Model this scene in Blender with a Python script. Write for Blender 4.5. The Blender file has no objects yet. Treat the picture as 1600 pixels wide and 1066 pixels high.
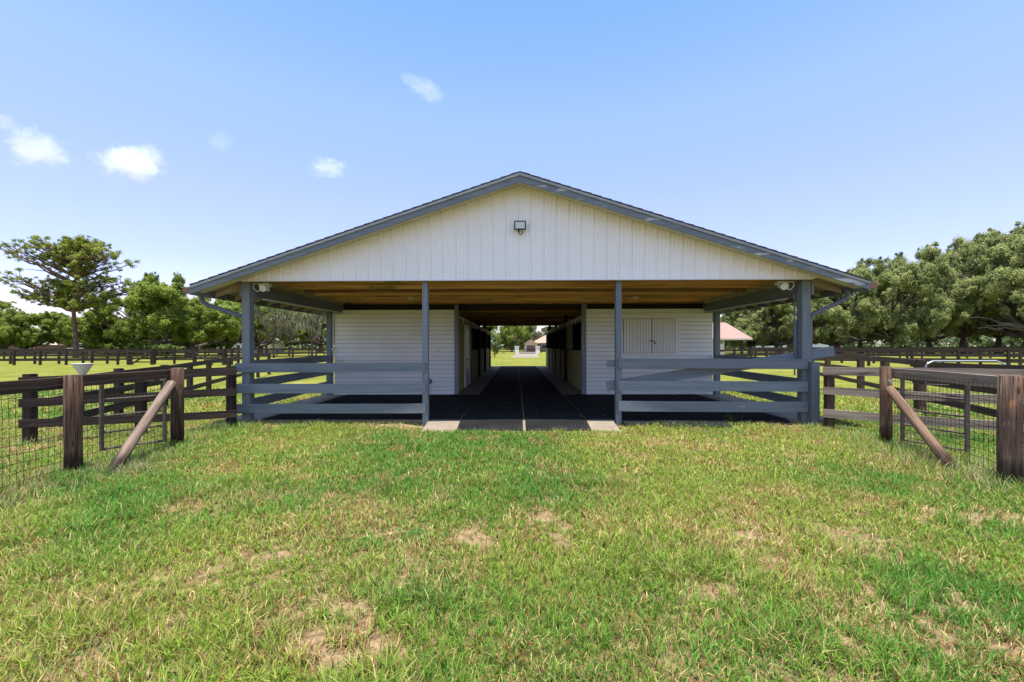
import bpy, math, random
import numpy as np
from mathutils import Vector, Matrix
random.seed(7); rng = np.random.default_rng(11)
S = bpy.context.scene; COL = S.collection
R = math.radians; FZ_ = .12
F = 680.0; CH = 1.6; TH = math.atan(7/F); CX, HZ = 800.0, 541.0

def wx(px, Y):
    k = (px-CX)/F
    dx = -math.sin(TH)+k*math.cos(TH); dy = math.cos(TH)+k*math.sin(TH)
    return Y*dx/dy
def wz(py, Y): return CH+(HZ-py)/F*Y
def GY(py, z=0.0): return F*(CH-z)/(py-HZ)

# ------------------------------------------------------------------ helpers
class MB:
    def __init__(s): s.v = []; s.f = []
    def box(s, x0, x1, y0, y1, z0, z1):
        b = len(s.v)
        s.v += [(x0,y0,z0),(x1,y0,z0),(x1,y1,z0),(x0,y1,z0),(x0,y0,z1),(x1,y0,z1),(x1,y1,z1),(x0,y1,z1)]
        s.f += [tuple(b+i for i in q) for q in ((0,3,2,1),(4,5,6,7),(0,1,5,4),(1,2,6,5),(2,3,7,6),(3,0,4,7))]
        return s
    def poly(s, pts):
        b = len(s.v); s.v += [tuple(p) for p in pts]; s.f.append(tuple(range(b, b+len(pts)))); return s
    def prism(s, pts, d):
        # pts polygon (3D), extruded by vector d
        b = len(s.v); n = len(pts)
        s.v += [tuple(p) for p in pts]; s.v += [tuple(Vector(p)+Vector(d)) for p in pts]
        s.f.append(tuple(reversed(range(b, b+n)))); s.f.append(tuple(range(b+n, b+2*n)))
        for i in range(n):
            j = (i+1) % n; s.f.append((b+i, b+j, b+n+j, b+n+i))
        return s
    def tube(s, pts, rad, n=8, cap=True, jit=0.0):
        pts = [Vector(p) for p in pts]; b0 = len(s.v)
        if not hasattr(rad, '__len__'): rad = [rad]*len(pts)
        up = Vector((0.13, 0.31, 0.94)); prev = None
        for i, p in enumerate(pts):
            t = (pts[min(i+1, len(pts)-1)]-pts[max(i-1, 0)])
            t = t.normalized() if t.length > 1e-9 else Vector((0,0,1))
            a = (prev if prev is not None else (Vector((1,0,0)) if abs(t.z) > .9 else up))
            a = (a-t*a.dot(t)).normalized(); prev = a; c = t.cross(a)
            for k in range(n):
                an = 2*math.pi*k/n; r = rad[i]*(1+random.uniform(-jit, jit))
                s.v.append(tuple(p+(a*math.cos(an)+c*math.sin(an))*r))
        for i in range(len(pts)-1):
            for k in range(n):
                k2 = (k+1) % n; o = b0+i*n
                s.f.append((o+k, o+k2, o+n+k2, o+n+k))
        if cap:
            s.f.append(tuple(reversed(range(b0, b0+n)))); s.f.append(tuple(range(b0+(len(pts)-1)*n, b0+len(pts)*n)))
        return s
    def beam(s, p0, p1, w, h):
        p0 = Vector(p0); p1 = Vector(p1); t = (p1-p0).normalized()
        side = t.cross(Vector((0,0,1)))
        side = Vector((0,1,0)) if side.length < 1e-4 else side.normalized()
        u = side.cross(t).normalized(); b = len(s.v)
        for p in (p0, p1):
            for a, c in ((-1,-1),(1,-1),(1,1),(-1,1)): s.v.append(tuple(p+side*a*w/2+u*c*h/2))
        s.f += [tuple(b+i for i in q) for q in ((0,3,2,1),(4,5,6,7),(0,1,5,4),(1,2,6,5),(2,3,7,6),(3,0,4,7))]
        return s
    def build(s, name, mat, parent=None, bevel=0, smooth=False, origin=None):
        me = bpy.data.meshes.new(name)
        o0 = Vector(origin) if origin is not None else (parent['_w'] if parent is not None and '_w' in W_ else None)
        base = Vector((0,0,0))
        if parent is not None: base = wloc(parent)
        org = Vector(origin) if origin is not None else base
        me.from_pydata([tuple(Vector(v)-org) for v in s.v], [], s.f); me.update()
        o = bpy.data.objects.new(name, me); COL.objects.link(o)
        if mat: me.materials.append(mat)
        o.location = org-base
        if parent is not None: o.parent = parent
        if smooth:
            me.polygons.foreach_set('use_smooth', [True]*len(me.polygons))
        if bevel:
            m = o.modifiers.new('bevel', 'BEVEL'); m.width = bevel; m.segments = 1; m.limit_method = 'ANGLE'
        return o
W_ = {}
def wloc(o):
    v = Vector((0,0,0))
    while o is not None: v += o.location; o = o.parent
    return v
def tag(o, label=None, cat=None, group=None, kind=None):
    if label: o['label'] = label
    if cat: o['category'] = cat
    if group: o['group'] = group
    if kind: o['kind'] = kind
    return o
def empty(name, loc, label, cat, group=None):
    o = bpy.data.objects.new(name, None); COL.objects.link(o); o.location = loc; o.empty_display_size = .2
    return tag(o, label, cat, group)
def timber(name, p0, p1, w, h, mat, parent, bevel=.004, roundp=False, warp=0.0, label=None, r1=None, flat=False):
    """board from p0 to p1 with its own long axis = local X, so that grain follows it"""
    p0 = Vector(p0); p1 = Vector(p1); L = (p1-p0).length; t = (p1-p0).normalized()
    side = Vector((0,0,1)).cross(t)
    side = Vector((0,1,0)) if side.length < 1e-3 else side.normalized()
    u = t.cross(side).normalized()
    m = MB(); n = max(2, int(L/.35)+1) if (warp or roundp) else 2
    if roundp:
        pts = []; rad = []
        ph = random.random()*9
        for i in range(n):
            a = i/(n-1); pts.append((a*L, warp*math.sin(a*5+ph), warp*math.cos(a*4+ph)))
            rad.append((w/2)*(1-a)+((r1 or w/2))*a+random.uniform(-1,1)*.003)
        pts.append((L+.006,)+tuple(pts[-1][1:])); rad.append(rad[-1]*.9)
        m.tube(pts, rad, 16, jit=.02)
    else:
        ph = random.random()*9; b = []
        for i in range(n):
            a = i/(n-1); dz = warp*math.sin(a*4+ph)*.6; dy = warp*math.cos(a*3+ph)*.6
            k = len(m.v); b.append(k)
            for sy, sz in ((-1,-1),(1,-1),(1,1),(-1,1)):
                m.v.append((a*L, sy*w/2+dy, sz*h/2*(1+warp*random.uniform(-1,1)*1.2)+dz))
        for i in range(n-1):
            a, c = b[i], b[i+1]
            for q in range(4):
                q2 = (q+1) % 4; m.f.append((a+q, a+q2, c+q2, c+q))
        m.f.append((b[0], b[0]+3, b[0]+2, b[0]+1)); m.f.append((b[-1], b[-1]+1, b[-1]+2, b[-1]+3))
    me = bpy.data.meshes.new(name); me.from_pydata(m.v, [], m.f); me.update(); me.materials.append(mat)
    o = bpy.data.objects.new(name, me); COL.objects.link(o)
    base = wloc(parent) if parent is not None else Vector((0,0,0))
    mt = Matrix((t, side, u)).transposed().to_4x4()
    o.rotation_euler = mt.to_euler(); o.location = p0-base
    if parent is not None: o.parent = parent
    if bevel and not roundp:
        md = o.modifiers.new('bevel', 'BEVEL'); md.width = bevel; md.segments = 1; md.limit_method = 'ANGLE'
    if roundp: me.polygons.foreach_set('use_smooth', [len(p.vertices) == 4 for p in me.polygons])
    if label: o['label'] = label
    return o

# ------------------------------------------------------------------ materials
def newmat(name):
    m = bpy.data.materials.new(name); m.use_nodes = True; nt = m.node_tree
    return m, nt, nt.nodes['Principled BSDF']
def N(nt, t, **kw):
    n = nt.nodes.new(t)
    for k, v in kw.items(): setattr(n, k, v)
    return n
def ramp(nt, stops):
    r = N(nt, 'ShaderNodeValToRGB'); e = r.color_ramp.elements
    while len(e) < len(stops): e.new(.5)
    for i, (p, c) in enumerate(stops): e[i].position = p; e[i].color = (*c, 1)
    return r
def wood(name, c0, c1, c2, rough=.88, sx=1.2, sy=22, bump=.35, spots=None, wear=None, coords='Object', sz=None, vr=(.85,1.15), cracks=False):
    m, nt, p = newmat(name); L = nt.links.new
    tc = N(nt, 'ShaderNodeTexCoord'); oi = N(nt, 'ShaderNodeObjectInfo'); mp = N(nt, 'ShaderNodeMapping')
    mp.inputs['Scale'].default_value = (sx, sy, sz or sy); L(tc.outputs[coords], mp.inputs[0])
    ml = N(nt, 'ShaderNodeMath', operation='MULTIPLY'); ml.inputs[1].default_value = 37; L(oi.outputs['Random'], ml.inputs[0])
    no = N(nt, 'ShaderNodeTexNoise', noise_dimensions='4D'); no.inputs['Scale'].default_value = 1; no.inputs['Detail'].default_value = 6
    no.inputs['Roughness'].default_value = .65
    L(mp.outputs[0], no.inputs['Vector']); L(ml.outputs[0], no.inputs['W'])
    rp = ramp(nt, [(.28, c0), (.5, c1), (.72, c2)]); L(no.outputs[0], rp.inputs[0]); out = rp.outputs[0]
    if wear:
        col, thr, sc = wear
        n2 = N(nt, 'ShaderNodeTexNoise', noise_dimensions='4D'); n2.inputs['Scale'].default_value = sc; n2.inputs['Detail'].default_value = 8
        m2 = N(nt, 'ShaderNodeMapping'); m2.inputs['Scale'].default_value = (.5, 2, 2); L(tc.outputs[coords], m2.inputs[0])
        L(m2.outputs[0], n2.inputs['Vector']); L(ml.outputs[0], n2.inputs['W'])
        r2 = ramp(nt, [(thr, (0,0,0)), (thr+.07, (1,1,1))]); L(n2.outputs[0], r2.inputs[0])
        mx = N(nt, 'ShaderNodeMix', data_type='RGBA'); L(r2.outputs[0], mx.inputs[0]); L(out, mx.inputs[6]); mx.inputs[7].default_value = (*col, 1)
        out = mx.outputs[2]
    hgt = no.outputs[0]
    if cracks:
        m3 = N(nt, 'ShaderNodeMapping'); m3.inputs['Scale'].default_value = (1.3, 75, 75); L(tc.outputs[coords], m3.inputs[0])
        n4 = N(nt, 'ShaderNodeTexNoise', noise_dimensions='4D'); n4.inputs['Scale'].default_value = 1; n4.inputs['Detail'].default_value = 3; L(m3.outputs[0], n4.inputs['Vector']); L(ml.outputs[0], n4.inputs['W'])
        r4 = ramp(nt, [(.33, (.22,.20,.19)), (.43, (1,1,1))]); L(n4.outputs[0], r4.inputs[0])
        # knots
        m5 = N(nt, 'ShaderNodeMapping'); m5.inputs['Scale'].default_value = (3.2, 9, 9); L(tc.outputs[coords], m5.inputs[0])
        v5 = N(nt, 'ShaderNodeTexVoronoi', voronoi_dimensions='4D'); v5.inputs['Scale'].default_value = 1; L(m5.outputs[0], v5.inputs['Vector']); L(ml.outputs[0], v5.inputs['W'])
        r5 = ramp(nt, [(.10, (.25,.22,.20)), (.20, (1,1,1))]); L(v5.outputs['Distance'], r5.inputs[0])
        # damp stain low down (local x runs up from the ground)
        sx3 = N(nt, 'ShaderNodeSeparateXYZ'); L(tc.outputs[coords], sx3.inputs[0]); ad3 = N(nt, 'ShaderNodeMath', operation='MULTIPLY_ADD'); ad3.inputs[1].default_value = .5; L(no.outputs[0], ad3.inputs[0]); L(sx3.outputs[0], ad3.inputs[2])
        r6 = ramp(nt, [(.48, (.35,.33,.32)), (.75, (1,1,1))]); L(ad3.outputs[0], r6.inputs[0])
        for q in (r4, r5, r6):
            mq = N(nt, 'ShaderNodeMix', data_type='RGBA', blend_type='MULTIPLY'); mq.inputs[0].default_value = 1; L(out, mq.inputs[6]); L(q.outputs[0], mq.inputs[7]); out = mq.outputs[2]
        mh = N(nt, 'ShaderNodeMath', operation='MULTIPLY'); L(no.outputs[0], mh.inputs[0]); L(r4.outputs[0], mh.inputs[1]); hgt = mh.outputs[0]
    # value drift per object
    hs = N(nt, 'ShaderNodeHueSaturation'); mr = N(nt, 'ShaderNodeMapRange'); mr.inputs[3].default_value = vr[0]; mr.inputs[4].default_value = vr[1]
    L(oi.outputs['Random'], mr.inputs[0]); L(mr.outputs[0], hs.inputs['Value']); L(out, hs.inputs['Color'])
    L(hs.outputs[0], p.inputs['Base Color']); p.inputs['Roughness'].default_value = rough
    p.inputs['Specular IOR Level'].default_value = .3
    bp = N(nt, 'ShaderNodeBump'); bp.inputs['Strength'].default_value = bump; bp.inputs['Distance'].default_value = .01
    L(hgt, bp.inputs['Height']); L(bp.outputs[0], p.inputs['Normal'])
    return m
def plain(name, c, rough=.6, var=.12, sc=3, metal=0, bump=0, bsc=40, dirt=None, spec=.4):
    m, nt, p = newmat(name); L = nt.links.new
    tc = N(nt, 'ShaderNodeTexCoord'); no = N(nt, 'ShaderNodeTexNoise'); no.inputs['Scale'].default_value = sc; no.inputs['Detail'].default_value = 7
    L(tc.outputs['Object'], no.inputs['Vector'])
    a = tuple(x*(1-var) for x in c); b = tuple(min(1, x*(1+var)) for x in c)
    rp = ramp(nt, [(.3, a), (.7, b)]); L(no.outputs[0], rp.inputs[0]); out = rp.outputs[0]
    if dirt:
        col, thr, dsc = dirt
        n2 = N(nt, 'ShaderNodeTexNoise'); n2.inputs['Scale'].default_value = dsc; n2.inputs['Detail'].default_value = 9; n2.inputs['Roughness'].default_value = .7
        L(tc.outputs['Object'], n2.inputs['Vector'])
        r2 = ramp(nt, [(thr, (0,0,0)), (thr+.1, (1,1,1))]); L(n2.outputs[0], r2.inputs[0])
        mx = N(nt, 'ShaderNodeMix', data_type='RGBA'); L(r2.outputs[0], mx.inputs[0]); L(out, mx.inputs[6]); mx.inputs[7].default_value = (*col, 1); out = mx.outputs[2]
    L(out, p.inputs['Base Color']); p.inputs['Roughness'].default_value = rough; p.inputs['Metallic'].default_value = metal
    p.inputs['Specular IOR Level'].default_value = spec
    if bump:
        n3 = N(nt, 'ShaderNodeTexNoise'); n3.inputs['Scale'].default_value = bsc; n3.inputs['Detail'].default_value = 4
        L(tc.outputs['Object'], n3.inputs['Vector'])
        bp = N(nt, 'ShaderNodeBump'); bp.inputs['Strength'].default_value = bump; bp.inputs['Distance'].default_value = .01
        L(n3.outputs[0], bp.inputs['Height']); L(bp.outputs[0], p.inputs['Normal'])
    return m
def leafmat(name, dark, mid, light, trans=.35, sc=.35, attr=False):
    m = bpy.data.materials.new(name); m.use_nodes = True; nt = m.node_tree; nt.nodes.clear(); L = nt.links.new
    out = N(nt, 'ShaderNodeOutputMaterial'); mx = N(nt, 'ShaderNodeMixShader'); mx.inputs[0].default_value = trans
    di = N(nt, 'ShaderNodeBsdfPrincipled'); tr = N(nt, 'ShaderNodeBsdfTranslucent')
    di.inputs['Roughness'].default_value = .55; di.inputs['Specular IOR Level'].default_value = .25
    if attr:
        at = N(nt, 'ShaderNodeAttribute', attribute_name='col'); c = at.outputs['Color']
    else:
        g = N(nt, 'ShaderNodeNewGeometry')
        no = N(nt, 'ShaderNodeTexNoise'); no.inputs['Scale'].default_value = sc; no.inputs['Detail'].default_value = 3
        L(g.outputs['Position'], no.inputs['Vector'])
        ad = N(nt, 'ShaderNodeMath', operation='MULTIPLY_ADD'); ad.inputs[1].default_value = .45
        sb = N(nt, 'ShaderNodeMath', operation='SUBTRACT'); sb.inputs[1].default_value = .22
        L(g.outputs['Random Per Island'], ad.inputs[0]); L(no.outputs[0], ad.inputs[2]); L(ad.outputs[0], sb.inputs[0])
        rp = ramp(nt, [(.25, dark), (.5, mid), (.78, light)]); L(sb.outputs[0], rp.inputs[0]); c = rp.outputs[0]
    L(c, di.inputs['Base Color']); L(c, tr.inputs['Color'])
    L(di.outputs[0], mx.inputs[1]); L(tr.outputs[0], mx.inputs[2]); L(mx.outputs[0], out.inputs[0])
    return m

BLUE = wood('blue_grey_paint', (.115,.138,.152), (.172,.197,.210), (.205,.232,.245), rough=.6, bump=.5, wear=((.29,.30,.30), .665, 9))
BLUE_PEEL = wood('peeling_blue_paint', (.12,.145,.17), (.16,.185,.205), (.20,.225,.24), rough=.6, bump=.3, sx=.8, wear=((.50,.50,.49), .585, 4))
WHITE_SIDING = plain('white_painted_boards', (.82,.84,.77), .6, .05, 1.5, dirt=((.55,.53,.47), .62, 2.2), bump=.08)
WHITE_METAL = plain('white_metal_panel', (.88,.85,.80), .42, .03, 1.0, dirt=((.70,.69,.66), .66, 1.3))
WHITE_TRIM = plain('white_trim', (.72,.72,.70), .5, .04)
OCHRE = wood('joist_wood', (0.221,0.107,0.041), (0.572,0.336,0.145), (0.806,0.524,0.275), sx=.6, sy=13, bump=.4, wear=((.26,.25,.09), .57, 2.0), vr=(.3,1.6))
STALLWOOD = wood('stall_boards', (0.240,0.203,0.063), (0.432,0.378,0.127), (0.600,0.540,0.196), sx=1, sy=14)
DOORWOOD = wood('stall_door_boards', (0.352,0.324,0.140), (0.462,0.420,0.190), (0.550,0.516,0.240), sx=1, sy=18)
DARKPOST = wood('dark_stained_post', (.018,.014,.012), (.03,.024,.02), (.045,.035,.028))
GRILLE = plain('black_grille', (.006,.006,.007), .9, spec=.05)
ROUNDPOST = wood('brown_round_post', (0.031,0.019,0.011), (0.112,0.061,0.037), (0.237,0.151,0.096), sx=2.5, sy=38, bump=1.3, wear=((.19,.14,.10), .64, 4.0), cracks=True)
ROTTEN = wood('rotten_post', (0.031,0.020,0.015), (0.106,0.065,0.045), (0.213,0.144,0.100), sx=3, sy=34, bump=1.4, wear=((.26,.12,.055), .60, 8.0), cracks=True)
BRACEWOOD = wood('weathered_pole', (0.077,0.049,0.033), (0.231,0.162,0.120), (0.363,0.270,0.207), sx=2, sy=42, bump=1.2, cracks=True)
BRACEDARK = wood('brown_pole', (0.055,0.030,0.020), (0.165,0.098,0.062), (0.302,0.194,0.135), sx=2, sy=38, bump=1.2, cracks=True)
BLACKFENCE = wood('black_fence_paint', (0.020,0.013,0.010), (0.039,0.026,0.020), (0.088,0.059,0.042), sx=1, sy=24, bump=.6)
BROWNRAIL = wood('dark_brown_rail', (0.037,0.021,0.014), (0.076,0.045,0.031), (0.152,0.095,0.065), sx=.8, sy=26, bump=.7)
GREYRAIL = wood('weathered_grey_rail', (0.070,0.052,0.042), (0.235,0.180,0.138), (0.422,0.339,0.258), sx=.7, sy=18, bump=.8, wear=((.05,.035,.03), .60, 2))
WIRE = plain('rusty_wire', (.03,.02,.016), .7)
STEEL = plain('galvanised_tube', (.5,.5,.5), .35, .1, metal=.7)
RUSTTUBE = plain('rusty_tube', (.10,.075,.06), .7, .35, 9, dirt=((.22,.09,.04), .6, 8))
CONC = plain('concrete', (0.244,0.196,0.144), .85, .14, 2.5, bump=.25, bsc=60, dirt=((0.148,0.119,0.086), .56, 3))
RUBBER = plain('black_rubber', (.017,.017,.018), .9, .3, 1.3, bump=.3, bsc=120, dirt=((.034,.031,.028), .57, 2.2), spec=.06)
SHINGLE = plain('grey_shingle', (.11,.10,.10), .9, .35, 12, bump=.5, bsc=30)
UNDERROOF = plain('roof_underside', (.34,.30,.22), .8, .2, 3)
SOFFIT = plain('painted_soffit', (.55,.55,.48), .7, .08, 3, dirt=((.30,.30,.2), .62, 3))
GUTTER = plain('brown_gutter', (.17,.075,.055), .5, .1)
SPOUT = plain('grey_downspout', (.115,.135,.16), .45, .1)
GLASS = plain('lamp_glass', (.62,.64,.55), .25, .1, 20)
BLACK = plain('black_plastic', (.015,.015,.015), .5)
PVC = plain('white_pvc', (.62,.62,.58), .4)
BARK = wood('bark', (0.046,0.036,0.029), (0.098,0.078,0.062), (0.169,0.137,0.111), sx=1, sy=1, bump=1)
PINEBARK = wood('pine_bark', (.07,.045,.032), (.14,.09,.065), (.22,.16,.12), sx=1.5, sy=1.5, bump=1)
OAKLEAF = leafmat('oak_leaves', (0.099,0.148,0.025), (0.255,0.330,0.057), (0.510,0.556,0.116), .55, sc=.6)
OAKLEAF_R = leafmat('oak_leaves_olive', (0.128,0.158,0.061), (0.314,0.354,0.126), (0.588,0.614,0.259), .55, sc=.6)
PINELEAF = leafmat('pine_needles', (0.121,0.162,0.024), (0.270,0.317,0.041), (0.459,0.486,0.081), .42, sc=1.2)
MOSSLEAF = leafmat('thin_leaves', (0.126,0.154,0.056), (0.238,0.266,0.105), (0.378,0.392,0.168), .4)
MOSS = leafmat('hanging_moss', (0.288,0.258,0.180), (0.432,0.390,0.288), (0.576,0.528,0.408), .3)
BUSHLEAF = leafmat('bush_leaves', (0.072,0.120,0.022), (0.156,0.228,0.042), (0.264,0.336,0.084), .35)
FARLEAF = leafmat('far_leaves', (0.075,0.120,0.045), (0.128,0.180,0.060), (0.195,0.255,0.090), .3, sc=.08)
BLOSSOM = plain('white_blossom', (.7,.68,.62), .7)

# ------------------------------------------------------------------ numpy noise
def vnoise(x, y, seed=0):
    r = np.random.default_rng(seed); T = r.random((257, 257))
    xi = np.floor(x).astype(int); yi = np.floor(y).astype(int); fx = x-xi; fy = y-yi
    fx = fx*fx*(3-2*fx); fy = fy*fy*(3-2*fy)
    a = T[xi % 256, yi % 256]; b = T[(xi+1) % 256, yi % 256]; c = T[xi % 256, (yi+1) % 256]; d = T[(xi+1) % 256, (yi+1) % 256]
    return (a*(1-fx)+b*fx)*(1-fy)+(c*(1-fx)+d*fx)*fy
def fbm(x, y, seed=0, oct=4):
    s = 0; a = .5; t = 0
    for i in range(oct):
        s = s+a*vnoise(x*2**i+31.7*i, y*2**i+17.3*i, seed+i); t += a; a *= .5
    return s/t
SPOTS = [(500,990,.34,.22),(1165,927,.36,.16),(1400,938,.40,.16),(310,800,.34,.2),(600,838,.30,.22),(130,1045,.45,.25),(1215,872,.4,.25),
         (630,885,.26,.2),(1340,975,.3,.15),(420,870,.4,.3),(10,790,.6,.3),(1560,805,.6,.25),(980,1000,.2,.15),(760,850,.2,.25),(1480,985,.35,.15),
         (1080,925,.25,.12),(250,905,.3,.25),(60,700,1.2,.25),(30,690,1.0,.2),(1300,690,.5,.25),(1020,668,.5,.12),(860,800,.2,.3),(240,990,.3,.2)]
SP = []
for px, py, rx, ry in SPOTS:
    Y = GY(py); SP.append((wx(px, Y), Y, rx, ry*1.3))
def baremask(x, y):
    n = fbm(x*1.1+50, y*1.1+50, 3, 5)
    n2 = fbm(x*3+10, y*3+90, 21, 4); n3 = fbm(x*9+1, y*9+4, 55, 3)
    m = np.clip((n-.55)/.18, 0, 1)*.7*np.clip((n2-.3)*2.5, 0, 1)
    for sx, sy, rx, ry in SP:
        d = np.sqrt(((x-sx)/(rx*1.0))**2+((y-sy)/(ry*1.0))**2)+(n2-.5)*4.2
        m = np.maximum(m, np.clip((1.15-d)/.9, 0, 1)*.9*np.clip((n3-.36)*4.5, .15, 1))
    # scuffed strip where the lawn meets the slab
    d = np.abs(y-8.55-(n2-.5)*.25)
    m = np.maximum(m, np.clip((.22-d)/.1, 0, 1)*(np.abs(x) < 6)*np.clip((n-.38)*5, 0, 1)*.9)
    return m
def lush(x, y):
    """0 dry yellowish .. 1 deep green"""
    n = fbm(x*.55+7, y*.55+3, 40, 4)
    v = (n-.40)*2.6
    for px, py, r in ((560,790,1.3),(300,770,1.0),(700,690,1.2),(1050,860,.7),(1560,1000,.7),(160,780,.9),(640,930,.5),(1420,760,1.2),(900,760,.8),(1500,820,1.0),(1300,740,1.0),(1450,900,.5),(1550,960,.5),(400,700,1.3),(440,960,.35)):
        Y = GY(py); X = wx(px, Y); v = v+.55*np.exp(-(((x-X)/r)**2+((y-Y)/(r*.8))**2))
    return np.clip(v, 0, 1)

# ------------------------------------------------------------------ ground: one sheet to the horizon
def spaced(dense0, dense1, step, far, g=1.22):
    a = list(np.arange(dense0, dense1+1e-6, step)); s = step; x = dense1
    while x < far: s *= g; x += s; a.append(x)
    s = step; x = dense0; b = []
    while x > -far: s *= g; x -= s; b.append(x)
    return np.array(b[::-1]+a)
xs = spaced(-9, 9, .06, 1500); ys = spaced(1.5, 10, .06, 1500)
def rise(x, y):
    k = np.clip((y-7.9)/.7, 0, 1)*(y < 12)*np.clip((6.3-np.abs(x-.1))/.8, 0, 1)*np.clip((np.abs(x-.08)-1.9)/.4, 0, 1)
    return .06*k+ np.zeros_like(x)+.018*(fbm(x*.9, y*.9, 5, 3)-.5)*((np.abs(x) < 12) & (y < 8.2))
gx, gy = np.meshgrid(xs, ys); nx, ny = len(xs), len(ys)
gz = rise(gx, gy)-.003
me = bpy.data.meshes.new('lawn')
co = np.stack([gx, gy, gz], -1).reshape(-1, 3)
idx = np.arange(nx*ny).reshape(ny, nx)
quads = np.stack([idx[:-1,:-1], idx[:-1,1:], idx[1:,1:], idx[1:,:-1]], -1).reshape(-1, 4)
def np_mesh(me, co, faces, k):
    nf = len(faces); me.vertices.add(len(co)); me.vertices.foreach_set('co', co.astype(np.float32).ravel())
    me.loops.add(nf*k); me.loops.foreach_set('vertex_index', faces.astype(np.int32).ravel())
    me.polygons.add(nf); me.polygons.foreach_set('loop_start', np.arange(0, nf*k, k, dtype=np.int32))
    me.update(calc_edges=True); me.validate()
np_mesh(me, co, quads, 4)
bm_ = baremask(gx, gy)*((np.abs(gx) < 14) & (gy < 12)); lu = lush(gx, gy)
at = me.attributes.new('mask', 'FLOAT_COLOR', 'POINT')
at.data.foreach_set('color', np.stack([bm_, lu, ((gy < 10.5) & (np.abs(gx) < 10)).astype(float), np.ones_like(gx)], -1).astype(np.float32).ravel())
m, nt, p = newmat('lawn_ground'); L = nt.links.new
a = N(nt, 'ShaderNodeAttribute', attribute_name='mask'); sp = N(nt, 'ShaderNodeSeparateColor'); L(a.outputs['Color'], sp.inputs[0])
tc = N(nt, 'ShaderNodeTexCoord')
n1 = N(nt, 'ShaderNodeTexNoise'); n1.inputs['Scale'].default_value = 14; n1.inputs['Detail'].default_value = 8; n1.inputs['Roughness'].default_value = .7; L(tc.outputs['Object'], n1.inputs[0])
soil = ramp(nt, [(.3, (.13,.075,.038)), (.52, (.31,.21,.115)), (.72, (.47,.345,.21))]); L(n1.outputs[0], soil.inputs[0])
thatch = ramp(nt, [(.3, (.045,.040,.014)), (.52, (.17,.115,.05)), (.75, (.36,.25,.12))]); L(n1.outputs[0], thatch.inputs[0])
mx1 = N(nt, 'ShaderNodeMix', data_type='RGBA'); L(sp.outputs[0], mx1.inputs[0]); L(thatch.outputs[0], mx1.inputs[6]); L(soil.outputs[0], mx1.inputs[7])
n2 = N(nt, 'ShaderNodeTexNoise'); n2.inputs['Scale'].default_value = .45; n2.inputs['Detail'].default_value = 9; n2.inputs['Roughness'].default_value = .68; L(tc.outputs['Object'], n2.inputs[0])
far = ramp(nt, [(.30, (.10,.125,.016)), (.47, (.17,.18,.025)), (.58, (.22,.21,.036)), (.70, (.29,.235,.09))]); L(n2.outputs[0], far.inputs[0])
n3 = N(nt, 'ShaderNodeTexNoise'); n3.inputs['Scale'].default_value = 9; n3.inputs['Detail'].default_value = 5; L(tc.outputs['Object'], n3.inputs[0])
hv = N(nt, 'ShaderNodeHueSaturation'); mr = N(nt, 'ShaderNodeMapRange'); mr.inputs[1].default_value = .3; mr.inputs[2].default_value = .7; mr.inputs[3].default_value = .72; mr.inputs[4].default_value = 1.2
L(n3.outputs[0], mr.inputs[0]); L(mr.outputs[0], hv.inputs['Value']); L(far.outputs[0], hv.inputs['Color'])
mx2 = N(nt, 'ShaderNodeMix', data_type='RGBA'); L(sp.outputs[2], mx2.inputs[0]); L(hv.outputs[0], mx2.inputs[6]); L(mx1.outputs[2], mx2.inputs[7])
L(mx2.outputs[2], p.inputs['Base Color']); p.inputs['Roughness'].default_value = .95; p.inputs['Specular IOR Level'].default_value = .1
bp = N(nt, 'ShaderNodeBump'); bp.inputs['Strength'].default_value = .8; bp.inputs['Distance'].default_value = .04; L(n1.outputs[0], bp.inputs['Height']); L(bp.outputs[0], p.inputs['Normal'])
me.materials.append(m); lawn = bpy.data.objects.new('lawn', me); COL.objects.link(lawn); tag(lawn, kind='structure')

# ------------------------------------------------------------------ grass blades (uncountable: one object each kind)
GRASS = leafmat('grass_blades', None, None, None, .38, attr=True) if True else None
def grass(name, X, Y, H, Wd, colr, lean=(.35, 1.15)):
    n = len(X); th = rng.uniform(0, 2*math.pi, n); ln = rng.uniform(lean[0], lean[1], n); tw = th+rng.normal(math.pi/2, .5, n)
    d = np.stack([np.cos(th), np.sin(th), np.zeros(n)], -1); s = np.stack([np.cos(tw), np.sin(tw), rng.normal(0, .25, n)], -1)*(Wd/2)[:, None]
    up = np.array([0, 0, 1.0]); b = np.stack([X, Y, rise(X, Y)-.006], -1)
    a1 = ln*.55; a2 = ln*1.25
    mid = b+(d*np.sin(a1)[:, None]+up*np.cos(a1)[:, None])*(H*.5)[:, None]
    tip = mid+(d*np.sin(a2)[:, None]+up*np.clip(np.cos(a2), -.1, 1)[:, None])*(H*.5)[:, None]
    V = np.stack([b-s*.7, b+s*.7, mid+s, mid-s, tip], 1).reshape(-1, 3)
    k = np.arange(n)*5
    T = np.concatenate([np.stack([k, k+1, k+2], -1), np.stack([k, k+2, k+3], -1), np.stack([k+3, k+2, k+4], -1)])
    me = bpy.data.meshes.new(name); np_mesh(me, V, T, 3)
    at = me.attributes.new('col', 'FLOAT_COLOR', 'POINT')
    cc = np.concatenate([colr, np.ones((n, 1))], 1); cc = np.repeat(cc, 5, 0)
    at.data.foreach_set('color', cc.astype(np.float32).ravel()); me.materials.append(GRASS)
    o = bpy.data.objects.new(name, me); COL.objects.link(o); return o
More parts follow.
